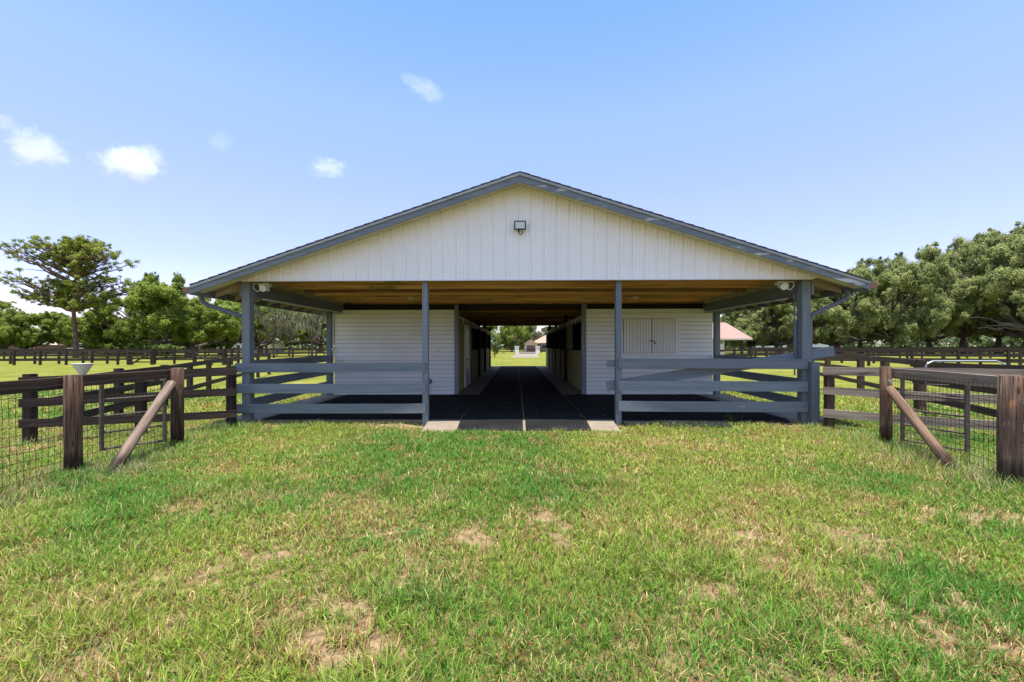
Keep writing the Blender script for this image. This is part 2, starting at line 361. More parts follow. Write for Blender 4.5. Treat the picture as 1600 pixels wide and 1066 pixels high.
def grasscol(X, Y):
    n = len(X); lu = lush(X, Y); r = rng.random(n)
    lo = np.array([.30,.40,.050]); hi = np.array([.105,.275,.035]); dry = np.array([.60,.46,.20]); rust = np.array([.34,.15,.06])
    t = np.clip(lu*1.0+rng.normal(0, .22, n), 0, 1)[:, None]; c = lo*(1-t)+hi*t
    bare = baremask(X, Y)
    br = np.clip((fbm(X*2.7+3, Y*2.7+8, 130, 4)-.50)*5, 0, 1); pd = .05+.09*(1-lu)+.30*bare+.26*br
    c = np.where((r < pd)[:, None], dry, c); c = np.where(((r > pd) & (r < pd+.05+.12*br))[:, None], rust, c)
    return c*rng.uniform(.35, 1.5, (n, 1))
def inbarn(X, Y): return ((Y > 8.72) & (Y < 32) & (X > -5.95) & (X < 6.35)) | ((Y > 8.12) & (Y <= 8.8) & (X > -1.78) & (X < 1.92))
def scatter(y0, y1, dens, hmul=1, wmul=1):
    w = 1.32*y1+.6; n = int(dens*(y1-y0)*2*w)
    X = rng.uniform(-w, w, n); Y = rng.uniform(y0, y1, n)
    # blades grow in tufts
    cx = np.round(X/.07)*.07; cy = np.round(Y/.07)*.07
    j = rng.random(n) < .55
    hx = vnoise(cx*13.7, cy*17.1, 60); hy = vnoise(cx*19.3, cy*11.9, 61)
    X = np.where(j, cx+(hx-.5)*.12+rng.normal(0, .012, n), X); Y = np.where(j, cy+(hy-.5)*.12+rng.normal(0, .012, n), Y)
    keep = (np.abs(X) < 1.30*Y+.4) & ~inbarn(X, Y)
    bare = baremask(X, Y); dn = fbm(X*2.2, Y*2.2, 70, 3)
    keep &= rng.random(n) < (1-bare)**1.2*(.55+.9*dn)+.02
    X, Y = X[keep], Y[keep]; lu = lush(X, Y)
    hh = (.034+.062*fbm(X*1.3, Y*1.3, 80, 3)+.012*lu)*rng.uniform(.45, 1.6, len(X))
    edge = np.exp(-((np.minimum(np.abs(X+5.4), np.abs(X-5.75))/.30)**2))*(Y < 7.6)
    hh = hh*(1+1.3*edge*rng.random(len(X)))
    tf = vnoise(X*2.6+5, Y*2.6, 99) > .74; hh = np.where(tf, hh*rng.uniform(1.1, 1.7, len(X)), hh)
    return X, Y, hh*hmul, rng.uniform(.0034, .0085, len(X))*wmul
parts = [scatter(1.75, 3.2, 12500, .9, .78), scatter(3.2, 5.2, 7600, .9, .98), scatter(5.2, 9.3, 4200, .9, 1.4), scatter(9.3, 16, 650, 1.1, 3.2)]
X = np.concatenate([q[0] for q in parts]); Y = np.concatenate([q[1] for q in parts]); H = np.concatenate([q[2] for q in parts]); Wd = np.concatenate([q[3] for q in parts])
g = grass('grass', X, Y, H, Wd, grasscol(X, Y)); tag(g, 'short patchy green and straw coloured lawn grass in front of the barn', 'grass', kind='stuff')
n = 26000; X = rng.uniform(-9, 9, n); Y = 1.9+rng.random(n)**1.3*6.8; k_ = (np.abs(X) < 1.3*Y+.3) & ~inbarn(X, Y) & (rng.random(n) < .45+.9*baremask(X, Y)); X, Y = X[k_], Y[k_]; n = len(X)
cc_ = np.where((rng.random(n) < .4)[:, None], np.array([.20,.105,.055]), np.array([.46,.36,.20]))*rng.uniform(.5, 1.2, (n, 1))
g = grass('straw_litter', X, Y, rng.uniform(.02, .07, n), rng.uniform(.003, .007, n), cc_, lean=(1.1, 1.5)); tag(g, 'dead brown and straw coloured blades lying in the bare sandy spots', 'straw', kind='stuff')
n = 110; X = rng.uniform(-4.8, 5.2, n); Y = rng.uniform(8.85, 13, n)
g = grass('hay_wisps', X, Y, rng.uniform(.03, .09, n), rng.uniform(.004, .008, n), np.tile(np.array([.5,.42,.25]), (n,1)), lean=(1.35, 1.55)); g.location.z = FZ_+.03; tag(g, 'stray wisps of hay lying on the black porch mats', 'hay', kind='stuff')
cl = []
for _ in range(46):
    y = 1.9+rng.random()**1.2*6.2; x = rng.uniform(-1.25, 1.25)*y; n = int(rng.uniform(60, 220)); s_ = rng.uniform(.08, .28)
    X = x+rng.normal(0, s_, n); Y = y+rng.normal(0, s_*.8, n); ok = ~inbarn(X, Y) & (Y > 1.7); X, Y = X[ok], Y[ok]; n = len(X)
    cl.append((X, Y, rng.uniform(.025, .06, n), rng.uniform(.010, .018, n), np.array([.10,.25,.045])*rng.uniform(.6, 1.4, (n, 1))*np.array([1+rng.uniform(-.2,.5),1,1])))
g = grass('clover', *[np.concatenate([q[i] for q in cl]) for i in range(5)], lean=(.7, 1.4)); tag(g, 'low broad leaved clover and weeds scattered through the lawn', 'clover', kind='stuff')
# tall weeds along the two wire fences, brace feet and post feet
def weeds(cx, cy, rx, ry, n, h0, h1, dryp=.25):
    X = cx+rng.normal(0, rx, n); Y = cy+rng.normal(0, ry, n); ok = ~inbarn(X, Y); X, Y = X[ok], Y[ok]; n = len(X)
    c = grasscol(X, Y); r = rng.random(n) < dryp; c[r] = np.array([.42,.38,.22])*rng.uniform(.7, 1.15, (r.sum(), 1))
    c[~r] = c[~r]*np.array([.75,.95,.9])
    return X, Y, rng.uniform(h0, h1, n), rng.uniform(.004, .009, n), c
wl = [weeds(-5.4, 5.2, .3, .5, 1800, .06, .2), weeds(-5.35, 4.3, .25, .5, 1500, .06, .22), weeds(-5.3, 5.9, .25, .35, 1100, .06, .22, .4), weeds(-5.5, 6.9, .2, .25, 500, .06, .18),
      weeds(5.7, 5.9, .35, .6, 3200, .06, .26), weeds(5.5, 4.9, .3, .3, 1200, .06, .22), weeds(5.95, 6.9, .25, .2, 700, .05, .2), weeds(-5.6, 8.35, .3, .15, 900, .06, .2),
      weeds(-6.8, 7.8, .9, .2, 1600, .06, .16), weeds(6.9, 7.6, .9, .2, 2200, .06, .18), weeds(-8.0, 7.1, .4, .2, 500, .06, .2), weeds(5.9, 8.4, .25, .1, 400, .05, .14),
      weeds(-5.42, 5.26, .16, .12, 420, .08, .24, .6), weeds(5.53, 4.93, .16, .12, 420, .08, .24, .5), weeds(5.86, 6.9, .14, .1, 260, .06, .18, .4), weeds(-5.0, 5.5, .2, .12, 420, .06, .2, .6), weeds(-3.6, 8.62, 1.3, .05, 900, .04, .11), weeds(3.8, 8.6, 1.2, .05, 500, .04, .09)]
g = grass('weeds', *[np.concatenate([q[i] for q in wl]) for i in range(5)], lean=(.2, 1.0)); tag(g, 'longer green and straw weeds along the wire fences and post feet', 'weeds', kind='stuff')

# ------------------------------------------------------------------ barn
YF, YG, YP, YS, YE = 8.22, 8.58, 8.66, 13.24, 31.4       # fascia, gable wall, front posts, stall fronts, far end
XL, XR, AL, AR = -5.5, 5.85, -1.87, 2.12
RX, RZ = .07, 4.87; EL, ER, EZL, EZR = -6.2, 6.6, 2.76, 2.80
FZ = .12
def roofz(x): return RZ-(RX-x)*(RZ-EZL)/(RX-EL) if x < RX else RZ-(x-RX)*(RZ-EZR)/(ER-RX)
slab = MB().box(XL-.42, XR+.45, 8.76, YE+1.0, -.2, FZ-.0).build('barn_floor', CONC); tag(slab, kind='structure')
rp_ = MB()
for x0, x1 in ((-1.77,-1.13),(-1.13,1.40),(1.40,1.93)):
    rp_.prism([(x0,8.04,-.05),(x0,8.757,-.05),(x0,8.757,FZ-.004),(x0,8.04,.018)], (x1-x0-.004,0,0))
r_ = rp_.build('ramp', CONC); tag(r_, kind='structure')

barn = empty('barn', (.1, YP, 0), 'white stable barn with blue grey posts, open porch and central aisle', 'barn')
def tb(*a, **k): return timber(*a, parent=barn, **k)
# gable siding: ribbed sheet metal
g = MB(); per = .2475; prof = []
x = -5.63
while x < 5.95:
    for dx, dy in ((0,0),(.055,0),(.061,-.007),(.069,-.007),(.075,0),(.115,0),(.121,-.007),(.129,-.007),(.135,0),(.192,0),(.202,-.020),(.224,-.020),(.234,0),(.240,.008),(.2465,0)):
        prof.append((x+dx, YG+dy))
    x += per
prof = [q for q in prof if -5.62 < q[0] < 5.9]
GB = 2.915
for (x0, y0), (x1, y1) in zip(prof, prof[1:]):
    t0, t1 = roofz(x0)-.085, roofz(x1)-.085
    if t0 > GB+.005 and t1 > GB+.005: g.poly([(x0,y0,GB),(x1,y1,GB),(x1,y1,t1),(x0,y0,t0)])
go = g.build('gable_siding', WHITE_METAL, barn)
bk = MB()
bk.prism([(-5.0,YG+.03,GB+.01),(5.3,YG+.03,GB+.01),(RX,YG+.03,RZ-.12)], (0,.03,0)).build('gable_backing', UNDERROOF, barn)
MB().box(-5.45, 5.8, YG-.028, YG+.03, GB-.022, GB-.001).build('gable_trim', WHITE_TRIM, barn)
# roof
for (ex, ez, nm) in ((EL, EZL, 'l'), (ER, EZR, 'r')):
    m = MB(); d = (0, YE+.5-YF, 0)
    m.prism([(RX,YF-.02,RZ+.015),(ex,YF-.02,ez+.015),(ex,YF-.02,ez-.012),(RX,YF-.02,RZ-.012)], d)
    # shingle courses
    n = 34
    for i in range(n):
        a0 = i/n; a1 = (i+1)/n; x0 = RX+(ex-RX)*a0; x1 = RX+(ex-RX)*a1; z0 = RZ+(ez-RZ)*a0; z1 = RZ+(ez-RZ)*a1
        m.prism([(x0,YF-.045,z0+.017),(x1,YF-.045,z1+.030),(x1,YF-.045,z1+.017)], (0, YE+.55-YF, 0))
    ro = m.build('roof', SHINGLE, barn)
    s_ = MB(); s_.prism([(RX,YF,RZ-.016),(ex,YF,ez-.016),(ex,YF,ez-.04),(RX,YF,RZ-.04)], d); s_.build('roof_sheathing', UNDERROOF, barn)
    # front soffit between fascia and gable
    s2 = MB(); s2.prism([(RX,YF+.01,RZ-.05),(ex,YF+.01,ez-.05),(ex,YF+.01,ez-.10),(RX,YF+.01,RZ-.10)], (0,.33,0)); s2.build('soffit', SOFFIT, barn)
    # rafter tails along the side eave
    sgn = -1 if ex < 0 else 1
    y = YG+.25; rt0 = None
    while y < YE:
        if rt0 is None:
            xi = ex-sgn*1.15; rt0 = MB().prism([(ex-sgn*.05,y,ez-.06),(xi,y,roofz(xi)-.045),(xi,y,roofz(xi)-.19),(ex-sgn*.05,y,ez-.15)], (0,.04,0)).build('rafter_tail', UNDERROOF, barn); yr0 = y
        else:
            c_ = rt0.copy(); COL.objects.link(c_); c_.parent = barn; c_.location.y = rt0.location.y+(y-yr0)
        y += .61
    fs = MB(); x0, x1 = sorted((ex+sgn*.0, ex+sgn*.022)); fs.box(x0, x1, YF, YE+.4, ez-.17, ez-.013); fs.build('eave_board', BLUE, barn)
    gx0, gx1 = sorted((ex+sgn*.026, ex+sgn*.155)); gt = MB()
    gt.box(gx0, gx1, YF+.0, YE+.4, ez-.135, ez-.125); gt.box(gx0, gx0+.006, YF, YE+.4, ez-.124, ez-.02); gt.box(gx1-.006, gx1, YF, YE+.4, ez-.124, ez-.02)
    gt.box(gx0+.007, gx1-.007, YF, YF+.006, ez-.124, ez-.022); gt.build('gutter', GUTTER, barn)
    # sloping fascia boards on the gable end
    f0 = Vector((RX,0,0))
    hh = .165
    fb = MB(); fb.prism([(RX,YF-.03,RZ-.015),(ex,YF-.03,ez-.015),(ex,YF-.03,ez-.015-hh+.02),(RX,YF-.03,RZ-.015-hh)], (0,.028,0))
    o = fb.build('fascia', BLUE_PEEL if sgn > 0 else BLUE, barn, bevel=.003)
    if sgn > 0: o['label'] = 'peeling sloped board on the right roof edge'
    tr = MB(); tr.prism([(RX,YF-.052,RZ-.013),(ex,YF-.052,ez-.013),(ex,YF-.052,ez-.06),(RX,YF-.052,RZ-.06)], (0,.020,0)); tr.build('fascia_trim', BLUE, barn, bevel=.003)
    MB().prism([(RX,YE+.44,RZ-.015),(ex,YE+.44,ez-.015),(ex,YE+.44,ez-.18),(RX,YE+.44,RZ-.18)], (0,.028,0)).build('fascia', BLUE, barn)
# far gable wall
MB().prism([(-5.2,YE+.02,3.14),(5.5,YE+.02,3.14),(RX,YE+.02,RZ-.06)], (0,.05,0)).build('gable_siding', WHITE_METAL, barn)

# posts
xo = wx(384, YP); xo2 = wx(1262, YP)
tb('post', (xo,YP+.08,-.05), (xo,YP+.08,roofz(xo)-.06), .16, .16, BLUE)
tb('post', (xo2-.01,YP+.10,-.05), (xo2-.01,YP+.10,roofz(xo2)-.06), .17, .17, BLUE)
tb('post_block', (xo-.11,YP+.08,2.62), (xo-.11,YP+.08,2.88), .15, .05, BLUE)
tb('post_block', (xo2+.12,YP+.10,2.62), (xo2+.12,YP+.10,2.88), .15, .05, BLUE)
xi = wx(664, YP); xi2 = wx(967, YP)
tb('post', (xi,YP+.07,.0), (xi,YP+.07,2.91), .14, .11, BLUE)
tb('post', (xi2,YP+.07,.0), (xi2,YP+.07,2.91), .14, .11, BLUE)
tb('post', (wx(1270,YP-.04),YP-.06,-.05), (wx(1270,YP-.04),YP-.06,1.275), .14, .15, BLUE, label='short outer post butted against the rails')
for xb in (wx(515, YS+.05), wx(1120, YS+.05)):
    tb('post', (xb,YS+.06,.05), (xb,YS+.06,2.88), .16, .15, BLUE)
for xb in (wx(713.5, YS), wx(912, YS)):
    tb('post', (xb,YS+.02,.05), (xb,YS+.02,2.86), .14, .13, BLUE)
tb('post_cap', (wx(914,YS),YS-.01,2.70), (wx(914,YS),YS-.01,2.9), .05, .10, STALLWOOD)
for xb in (-5.42, 5.8):
    for yb in (18.0, 22.5, 27.0, 31.3): tb('post', (xb,yb,.05), (xb,yb,2.88), .15, .15, BLUE)
# porch side header beams and back header
for sx, xb in ((-1, -5.34), (1, 5.72)):
    tb('header_beam', (xb,YP+.18,2.73), (xb,YE,2.73), .045, .28, BLUE)
    tb('header_beam', (xb+sx*.10,YP+.18,2.66), (xb+sx*.10,YE,2.66), .04, .09, BLUE)
tb('header_beam', (XL+.1,YS+.16,2.80), (XR-.1,YS+.16,2.80), .04, .19, DARKPOST)
# ceiling joists and deck
y = YG+.12; i = 0
while y < 28.8:
    tb('joist', (-5.15,y,2.985), (5.5,y,2.985), .04, .145, OCHRE, bevel=0); y += .61; i += 1
dk = MB(); y = YG+.08
while y < YE-.1:
    dk.box(-4.95, 5.3, y, y+.185, 3.064, 3.085); y += .19
dk.build('ceiling_boards', OCHRE, barn)
# front walls of the two stall blocks: lap siding
GROOVE = plain('groove_shade', (.16,.155,.14), .9)  # darker backing: shade of the gaps between siding boards, put into its colour
def lap(x0, x1, y, z0, z1, h=.13):
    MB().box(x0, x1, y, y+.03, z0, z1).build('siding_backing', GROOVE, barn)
    m = MB(); z = z0
    while z < z1-.03:
        t = min(z+h-.009, z1)
        m.prism([(x0,y-.020,z),(x0,y-.012,t),(x0,y-.0005,t),(x0,y-.0005,z)], (x1-x0,0,0)); z += h
    return m
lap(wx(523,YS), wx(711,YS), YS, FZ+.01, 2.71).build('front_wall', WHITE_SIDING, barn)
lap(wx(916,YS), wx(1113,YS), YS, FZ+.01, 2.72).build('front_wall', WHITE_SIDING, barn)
for x0, x1 in ((XL+.0, XL+.03), (XR-.03, XR)):
    MB().box(x0, x1, YS+.15, YE, FZ, 2.86).build('side_wall', WHITE_SIDING, barn)
for x0, x1 in ((XL+.1, AL-.06), (AR+.06, XR-.1)):
    MB().box(x0, x1, YE-.04, YE, FZ, 3.0).build('back_wall', WHITE_SIDING, barn)
    for yb in (17.95, 22.5, 27.0): MB().box(x0, x1, yb, yb+.04, FZ, 2.5).build('partition', STALLWOOD, barn)
# hatch doors on the right front wall
HGAP = plain('hatch_gap_shade', (.05,.05,.045), .9)  # near-black tone paints in the shade of the hatch board and frame gaps
hx0, hx1, hm = wx(974,YS), wx(1054,YS), wx(1018,YS); hz0, hz1 = 1.385, 2.415
for a_, b_ in ((hx0+.004, hm-.009), (hm+.009, hx1-.004)):
    m = MB(); n = 10; w = (b_-a_)/n
    for k in range(n): m.box(a_+k*w+.006, a_+(k+1)*w-.006, YS-.045, YS-.0265, hz0, hz1)
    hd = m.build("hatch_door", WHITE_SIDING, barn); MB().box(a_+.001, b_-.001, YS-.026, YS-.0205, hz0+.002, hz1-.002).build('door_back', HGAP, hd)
    if a_ < hx0+.01:
        MB().beam((hm-.08,YS-.055,1.745),(hm+.03,YS-.055,1.755),.014,.028).beam((hm+.03,YS-.055,1.755),(hm+.12,YS-.055,1.66),.014,.028).build('latch', BLACK, hd)
MB().box(hx0-.01, hx1+.01, YS-.0255, YS-.0215, hz0-.008, hz1+.012).build('hatch_shade_sheet', HGAP, barn)  # dark sheet outlining the hatch with painted gap shade
m = MB(); m.box(hx1+.012, hx1+.13, YS-.035, YS-.0195, hz0, hz1); m.box(hx0-.05, hx0-.012, YS-.035, YS-.0195, hz0, hz1); m.box(hx0-.05, hx1+.13, YS-.037, YS-.0195, hz0-.06, hz0-.010); m.box(hx0-.05, hx1+.13, YS-.037, YS-.0195, hz1+.014, hz1+.06)
m.build('hatch_frame', WHITE_SIDING, barn)
# aisle walls
def boards(x, t, y0, y1, z0, z1, h=.14):
    m = MB(); z = z0
    while z < z1-.02: m.box(x, x+t, y0, y1, z, min(z+h-.014, z1)); z += h
    m.box(x+t*.4, x+t*.6, y0, y1, z0, z1-.02)
    return m
def stallside(x, s, bays):
    # s: +1 wall faces +x (left wall), -1 faces -x
    t = -.04*s
    for kind, y0, y1 in bays:
        if kind == 'wall': boards(min(x,x+t), .04, y0, y1, FZ, 2.6).build('plank_wall', STALLWOOD, barn)
        elif kind == 'half':
            boards(min(x,x+t), .04, y0, y1, FZ, 1.44).build('plank_wall', STALLWOOD, barn)
            m = MB(); y = y0+.05
            while y < y1-.02: m.box(x-.02*s-.008, x-.02*s+.008, y, y+.016, 1.46, 2.34); y += .085
            m.box(min(x,x+t), min(x,x+t)+.04, y0, y1, 1.445, 1.48); m.box(min(x,x+t), min(x,x+t)+.04, y0, y1, 2.34, 2.38); m.build('stall_grille', GRILLE, barn)
        elif kind == 'door':
            m = MB(); n = 8; w = (y1-y0)/n; xf = x+.03*s
            for k in range(n): m.box(min(xf,xf+.025*s), min(xf,xf+.025*s)+.025, y0+k*w+.003, y0+(k+1)*w-.003, FZ+.04, 1.45)
            d = m.build('stall_door', DOORWOOD, barn)
            m = MB(); y = y0+.05
            while y < y1-.02: m.box(xf-.008, xf+.008, y, y+.016, 1.46, 2.34); y += .085
            for yy in (y0, y1-.04): m.box(xf-.02, xf+.02, yy, yy+.04, 1.45, 2.38)
            m.box(xf-.021, xf+.021, y0+.041, y1-.041, 2.34, 2.38); m.build('door_grille', GRILLE, d)
            MB().box(xf+.03*s-.012, xf+.03*s+.012, y0+.12, y0+.15, 1.15, 1.4).build('door_latch', BLACK, d)
        elif kind == 'post': timber('stall_post', (x+.03*s,(y0+y1)/2,FZ), (x+.03*s,(y0+y1)/2,2.9), .14, .14, DARKPOST, barn)
        elif kind == 'shutter':
            MB().box(x+.02*s-.01, x+.02*s+.01, y0, y1, 1.47, 2.36).build('solid_panel', DOORWOOD, barn)
        elif kind == 'white_door':
            d = MB().box(x+.02*s-.02, x+.02*s+.02, y0+.08, y1-.08, FZ+.02, 2.28).build('white_door', PVC, barn)
            m = MB(); m.box(x-.01, x+.03*s+.03, y0, y0+.075, FZ, 2.38); m.box(x-.01, x+.03*s+.03, y1-.075, y1, FZ, 2.38); m.box(x-.01, x+.03*s+.03, y0+.0755, y1-.0755, 2.29, 2.38); m.build('door_frame', WHITE_TRIM, d)
            MB().tube([(x+.04*s,y0+.2,1.12),(x+.10*s,y0+.2,1.12)], .03, 10).build('door_knob', BLACK, d)
    # sliding track and header
    y0, y1 = bays[0][1], bays[-1][2]
    timber('header_board', (x-.0*s,y0,2.50), (x-.0*s,y1,2.50), .05, .22, STALLWOOD, barn)
    timber('door_track', (x+.06*s,y0+.4,2.52), (x+.06*s,y1,2.52), .05, .05, WHITE_TRIM, barn)
    y = y0+1.2
    while y < y1: MB().box(x+.09*s-.01, x+.09*s+.01, y, y+.05, 2.36, 2.56).build('track_hanger', WHITE_TRIM, barn); y += 1.1
stallside(AL, 1, [('wall',YS+.09,15.55),('white_door',15.56,17.0),('wall',17.01,18.4),('half',18.41,21.3),('post',21.3,21.5),('door',21.5,23.0),('half',23.0,25.2),('post',25.2,25.4),('door',25.4,27.0),('half',27.0,29.9),('post',29.9,30.1),('half',30.1,YE-.05)])
stallside(AR, -1, [('door',YS+.55,16.1),('half',16.11,18.3),('shutter',16.15,18.2),('post',18.35,18.6),('half',18.6,20.9),('door',20.9,22.9),('post',22.95,23.2),('half',23.2,25.3),('door',25.3,27.3),('post',27.35,27.6),('half',27.6,29.3),('half',29.3,YE-.05)])

# porch rails
zs = [(1.27,1.085),(.855,.665),(.455,.265)]
rl0, rl1 = wx(369.5,YP), wx(665.5,YP)
for zt, zb in zs:
    tb('rail', (rl0,YP-.03,(zt+zb)/2), (rl1,YP-.028,(zt+zb)/2+.008), .04, zt-zb, BLUE, warp=.004)
rr0, rr1 = wx(966,YP-.03), wx(1262,YP-.03)
for (zt, zb), dz in zip([(1.345,1.15),(.905,.705),(.505,.30)], (0,0,0)):
    tb('rail', (rr0,YP-.028,(zt+zb)/2+.005), (rr1,YP-.03,(zt+zb)/2-.012), .04, zt-zb, BLUE, warp=.005)
for sx, xb in ((-1, xo+.02), (1, xo2-.04)):
    xe = wx(517,YS) if sx < 0 else wx(1118,YS)
    for zc in (1.23, .84, .45): tb('side_rail', (xb,YP+.17,zc), (xe,YS-.02,zc+.01), .04, .19, BLUE, warp=.004)
# loose planks resting behind the right rails
pk = empty('loose_plank', (3.5,YP+.2,.0), 'long loose blue grey plank leaning at a slant behind the right porch rails', 'plank', 'loose planks behind the right rails')
timber('board', (wx(948,YP+.21),YP+.21,wz(604,YP+.21)), (wx(1303,YP+.21),YP+.215,wz(549.5,YP+.21)), .045, .20, BLUE, pk, warp=.003)
tb2 = empty('loose_plank', (2.6,YP+.17,1.2), 'short level loose plank with brown cut end behind the right top rail', 'plank', 'loose planks behind the right rails')
timber('board', (wx(948,YP+.16),YP+.16,wz(568.5,YP+.16)), (wx(1240,YP+.16),YP+.16,wz(568,YP+.16)), .04, .13, BLUE, tb2)

# lamps, conduit, downspouts
fx, fz = wx(813,YG-.1), wz(352.5,YG-.1)
fl = MB(); fl.box(fx-.115, fx+.115, YG-.14, YG-.09, fz-.085, fz-.068); fl.box(fx-.115, fx+.115, YG-.14, YG-.09, fz+.068, fz+.085)
fl.box(fx-.115, fx-.095, YG-.14, YG-.09, fz-.067, fz+.067); fl.box(fx+.095, fx+.115, YG-.14, YG-.09, fz-.067, fz+.067); fl.box(fx-.094, fx+.094, YG-.10, YG-.088, fz-.067, fz+.067)
fl.box(fx-.02, fx+.02, YG-.09, YG-.03, fz-.02, fz+.02)
flo = fl.build('floodlight', BLACK, barn, bevel=.004); flo['label'] = 'square black framed floodlight high on the white gable'
MB().box(fx-.094, fx+.094, YG-.128, YG-.12, fz-.067, fz+.067).build('lamp_glass', GLASS, flo)
MB().tube([(fx-.03,YG-.09,fz-.10),(fx-.02,YG-.09,fz-.15),(fx+.01,YG-.09,fz-.175),(fx+.05,YG-.08,fz-.15),(fx+.05,YG-.04,fz-.10)], .008, 6).box(fx-.04, fx-.01, YG-.11, YG-.05, fz-.115, fz-.086).build('lamp_cable', BLACK, flo)
for cx_, s in ((wx(412,YG+.2), -1), (wx(1224,YG+.2), 1)):
    m = MB(); y = YG+.2; z = 2.80
    m.box(cx_-.10, cx_+.10, y, y+.12, z+.02, z+.09)
    m.tube([(cx_-.04*s,y-.10,z-.03),(cx_-.04*s,y+.04,z+.01)], [.07,.055], 14)
    m.box(cx_+.03, cx_+.10, y-.02, y+.05, z-.07, z+.03)
    o = m.build('porch_light', PVC, barn); 
    MB().tube([(cx_+s*.05,y-.03,z+.06),(cx_+s*.16,y-.06,z+.08),(cx_+s*.17,y-.07,z-.02),(cx_+s*.10,y-.06,z-.09),(cx_,y-.05,z-.05)], .009, 6).build('lamp_cable', PVC, o)
for px_, s in ((643, 1), (993, 1)):
    y = 11.6; MB().tube([(wx(px_,y),y,2.905),(wx(px_,y),y,2.86)], [.09,.08], 16).build('ceiling_light', PVC, barn)
MB().tube([(wx(522,YS),YS-.06,FZ),(wx(522,YS),YS-.06,2.86)], .018, 8).tube([(wx(519,YS),YS-.07,1.52),(wx(527,YS),YS-.07,1.50)], .02, 8).build('conduit', PVC, barn)
m = MB(); xc = xo2-.13
m.tube([(xc,YP+.2,1.0),(xc,YP+.2,2.5),(xc,YP+.22,2.66),(xc-.02,YP+.6,2.60),(5.62,YS-.3,2.66)], .014, 8); m.tube([(xc,YP+.18,1.42),(xc,YP+.18,2.1)], .035, 8); m.build('conduit', SPOUT, barn)
MB().tube([(5.60,YP+.4,2.57),(5.58,YS-.2,2.60)], .016, 8).build('conduit', PVC, barn)
MB().tube([(-5.24,YP+.3,2.58),(-5.22,YS-.2,2.61)], .016, 8).build('conduit', PVC, barn)
for sx, ex, ez, xp in ((-1,EL,EZL,xo-.10),(1,ER,EZR,xo2+.12)):
    yy = YP-.05; x_a = wx(315,yy) if sx < 0 else wx(1325,yy)
    m = MB(); m.tube([(x_a,yy,ez-.12),(x_a,yy,ez-.20),(x_a-sx*.03,yy,ez-.27),(x_a-sx*.12,yy+.02,ez-.33),(xp+sx*.03,YP+.1,wz(493,YP)-.0),(xp,YP+.12,wz(497,YP)-.08),(xp,YP+.12,.15)], .046, 8)
    m.build('downspout', SPOUT, barn)
# hose tap by the left front wall
hx = wx(672,YS); m = MB(); m.tube([(hx,YS-.03,FZ),(hx,YS-.03,.52)], .015, 8); hb = m.build('hose_tap', PVC, barn)
m = MB(); pts = [(hx+.07*math.cos(a*1.9)*(1+.2*math.sin(a)), YS-.06-.004*a, .54+.07*math.sin(a*1.9)) for a in range(14)]; m.tube(pts, .011, 6); m.build('hose', BLACK, hb)

# rubber mats: each a thing
mi = 0
def mat(x0, x1, y0, y1, label, z=FZ, slope=None, rot=0.0, group='black rubber floor mats'):
    g_ = random.uniform(.009,.016); cx_, cy_ = (x0+x1)/2, (y0+y1)/2; m = MB(); t = .018
    zz0, zz1 = (z, z) if slope is None else slope
    cs = [(x0+g_,y0+g_,zz0),(x1-g_,y0+g_,zz0),(x1-g_,y1-g_,zz1),(x0+g_,y1-g_,zz1)]
    cs = [(cx_+(a-cx_)*math.cos(rot)-(b-cy_)*math.sin(rot), cy_+(a-cx_)*math.sin(rot)+(b-cy_)*math.cos(rot), c+.004) for a, b, c in cs]
    m.prism(cs, (0,0,t)); o = m.build('rubber_mat', RUBBER, None, bevel=.004, origin=(cx_,cy_,min(zz0,zz1)))
    return tag(o, label, 'rubber mat', group)
om = ['first','second','third','fourth','fifth','sixth','seventh','eighth','ninth','tenth','eleventh','twelfth','thirteenth']
xm0, xmm, xm1 = -1.13, .145, 1.40
mat(xm0, xmm-.012, 8.05, 8.80, 'black mat on the ramp, left of the centre seam, beside pale concrete', slope=(.018,FZ))
mat(xmm+.012, xm1, 8.05, 8.80, 'black mat on the ramp, right of the centre seam, sunlit', slope=(.018,FZ))
y = 8.82; k = 0
while y < YE+.2:
    y1 = min(y+1.83, YE+.35)
    for nm, a, b in (('left', xm0, xmm-.01), ('right', xmm+.01, xm1)):
        mat(a+rng.uniform(-.01,.01), b+rng.uniform(-.008,.008), y, y1, 'black aisle mat, %s column, %s row from the ramp' % (nm, om[k]), rot=rng.normal(0,.0025))
    y = y1; k += 1
for nm, xa, xb, sg in (('left', xm0, XL-.0, -1), ('right', xm1, XR+.05, 1)):
    for r in range(3):
        y0 = 8.84+r*1.45 if r else 8.735; y1 = min(8.84+(r+1)*1.45, YS-.05) if r < 2 else YS-.06
        x = xa; k = 0
        xlim = abs(xb)-(.35 if sg < 0 else .5)
        while abs(x)+.6 < xlim:
            x2 = x+sg*1.5
            if abs(x2) > xlim: x2 = sg*xlim
            mat(min(x,x2), max(x,x2), y0, y1-.01, 'black porch mat %s of aisle, %s row from lawn, %s out from aisle' % (nm, om[r], om[k]), rot=rng.normal(0,.004))
            x = x2; k += 1

for p0, p1, yf, lb in ((973,1026,8.46,'short sunlit mat sloping off the porch edge beside the right inner post'),(1028,1134,8.30,'wide sunlit mat sloping onto the lawn under the right rails'),(1141,1236,8.50,'sunlit mat lapping over the porch edge near the right outer post')):
    mat(wx(p0,8.6), wx(p1,8.6), yf, 8.73, lb, slope=(.045,FZ))
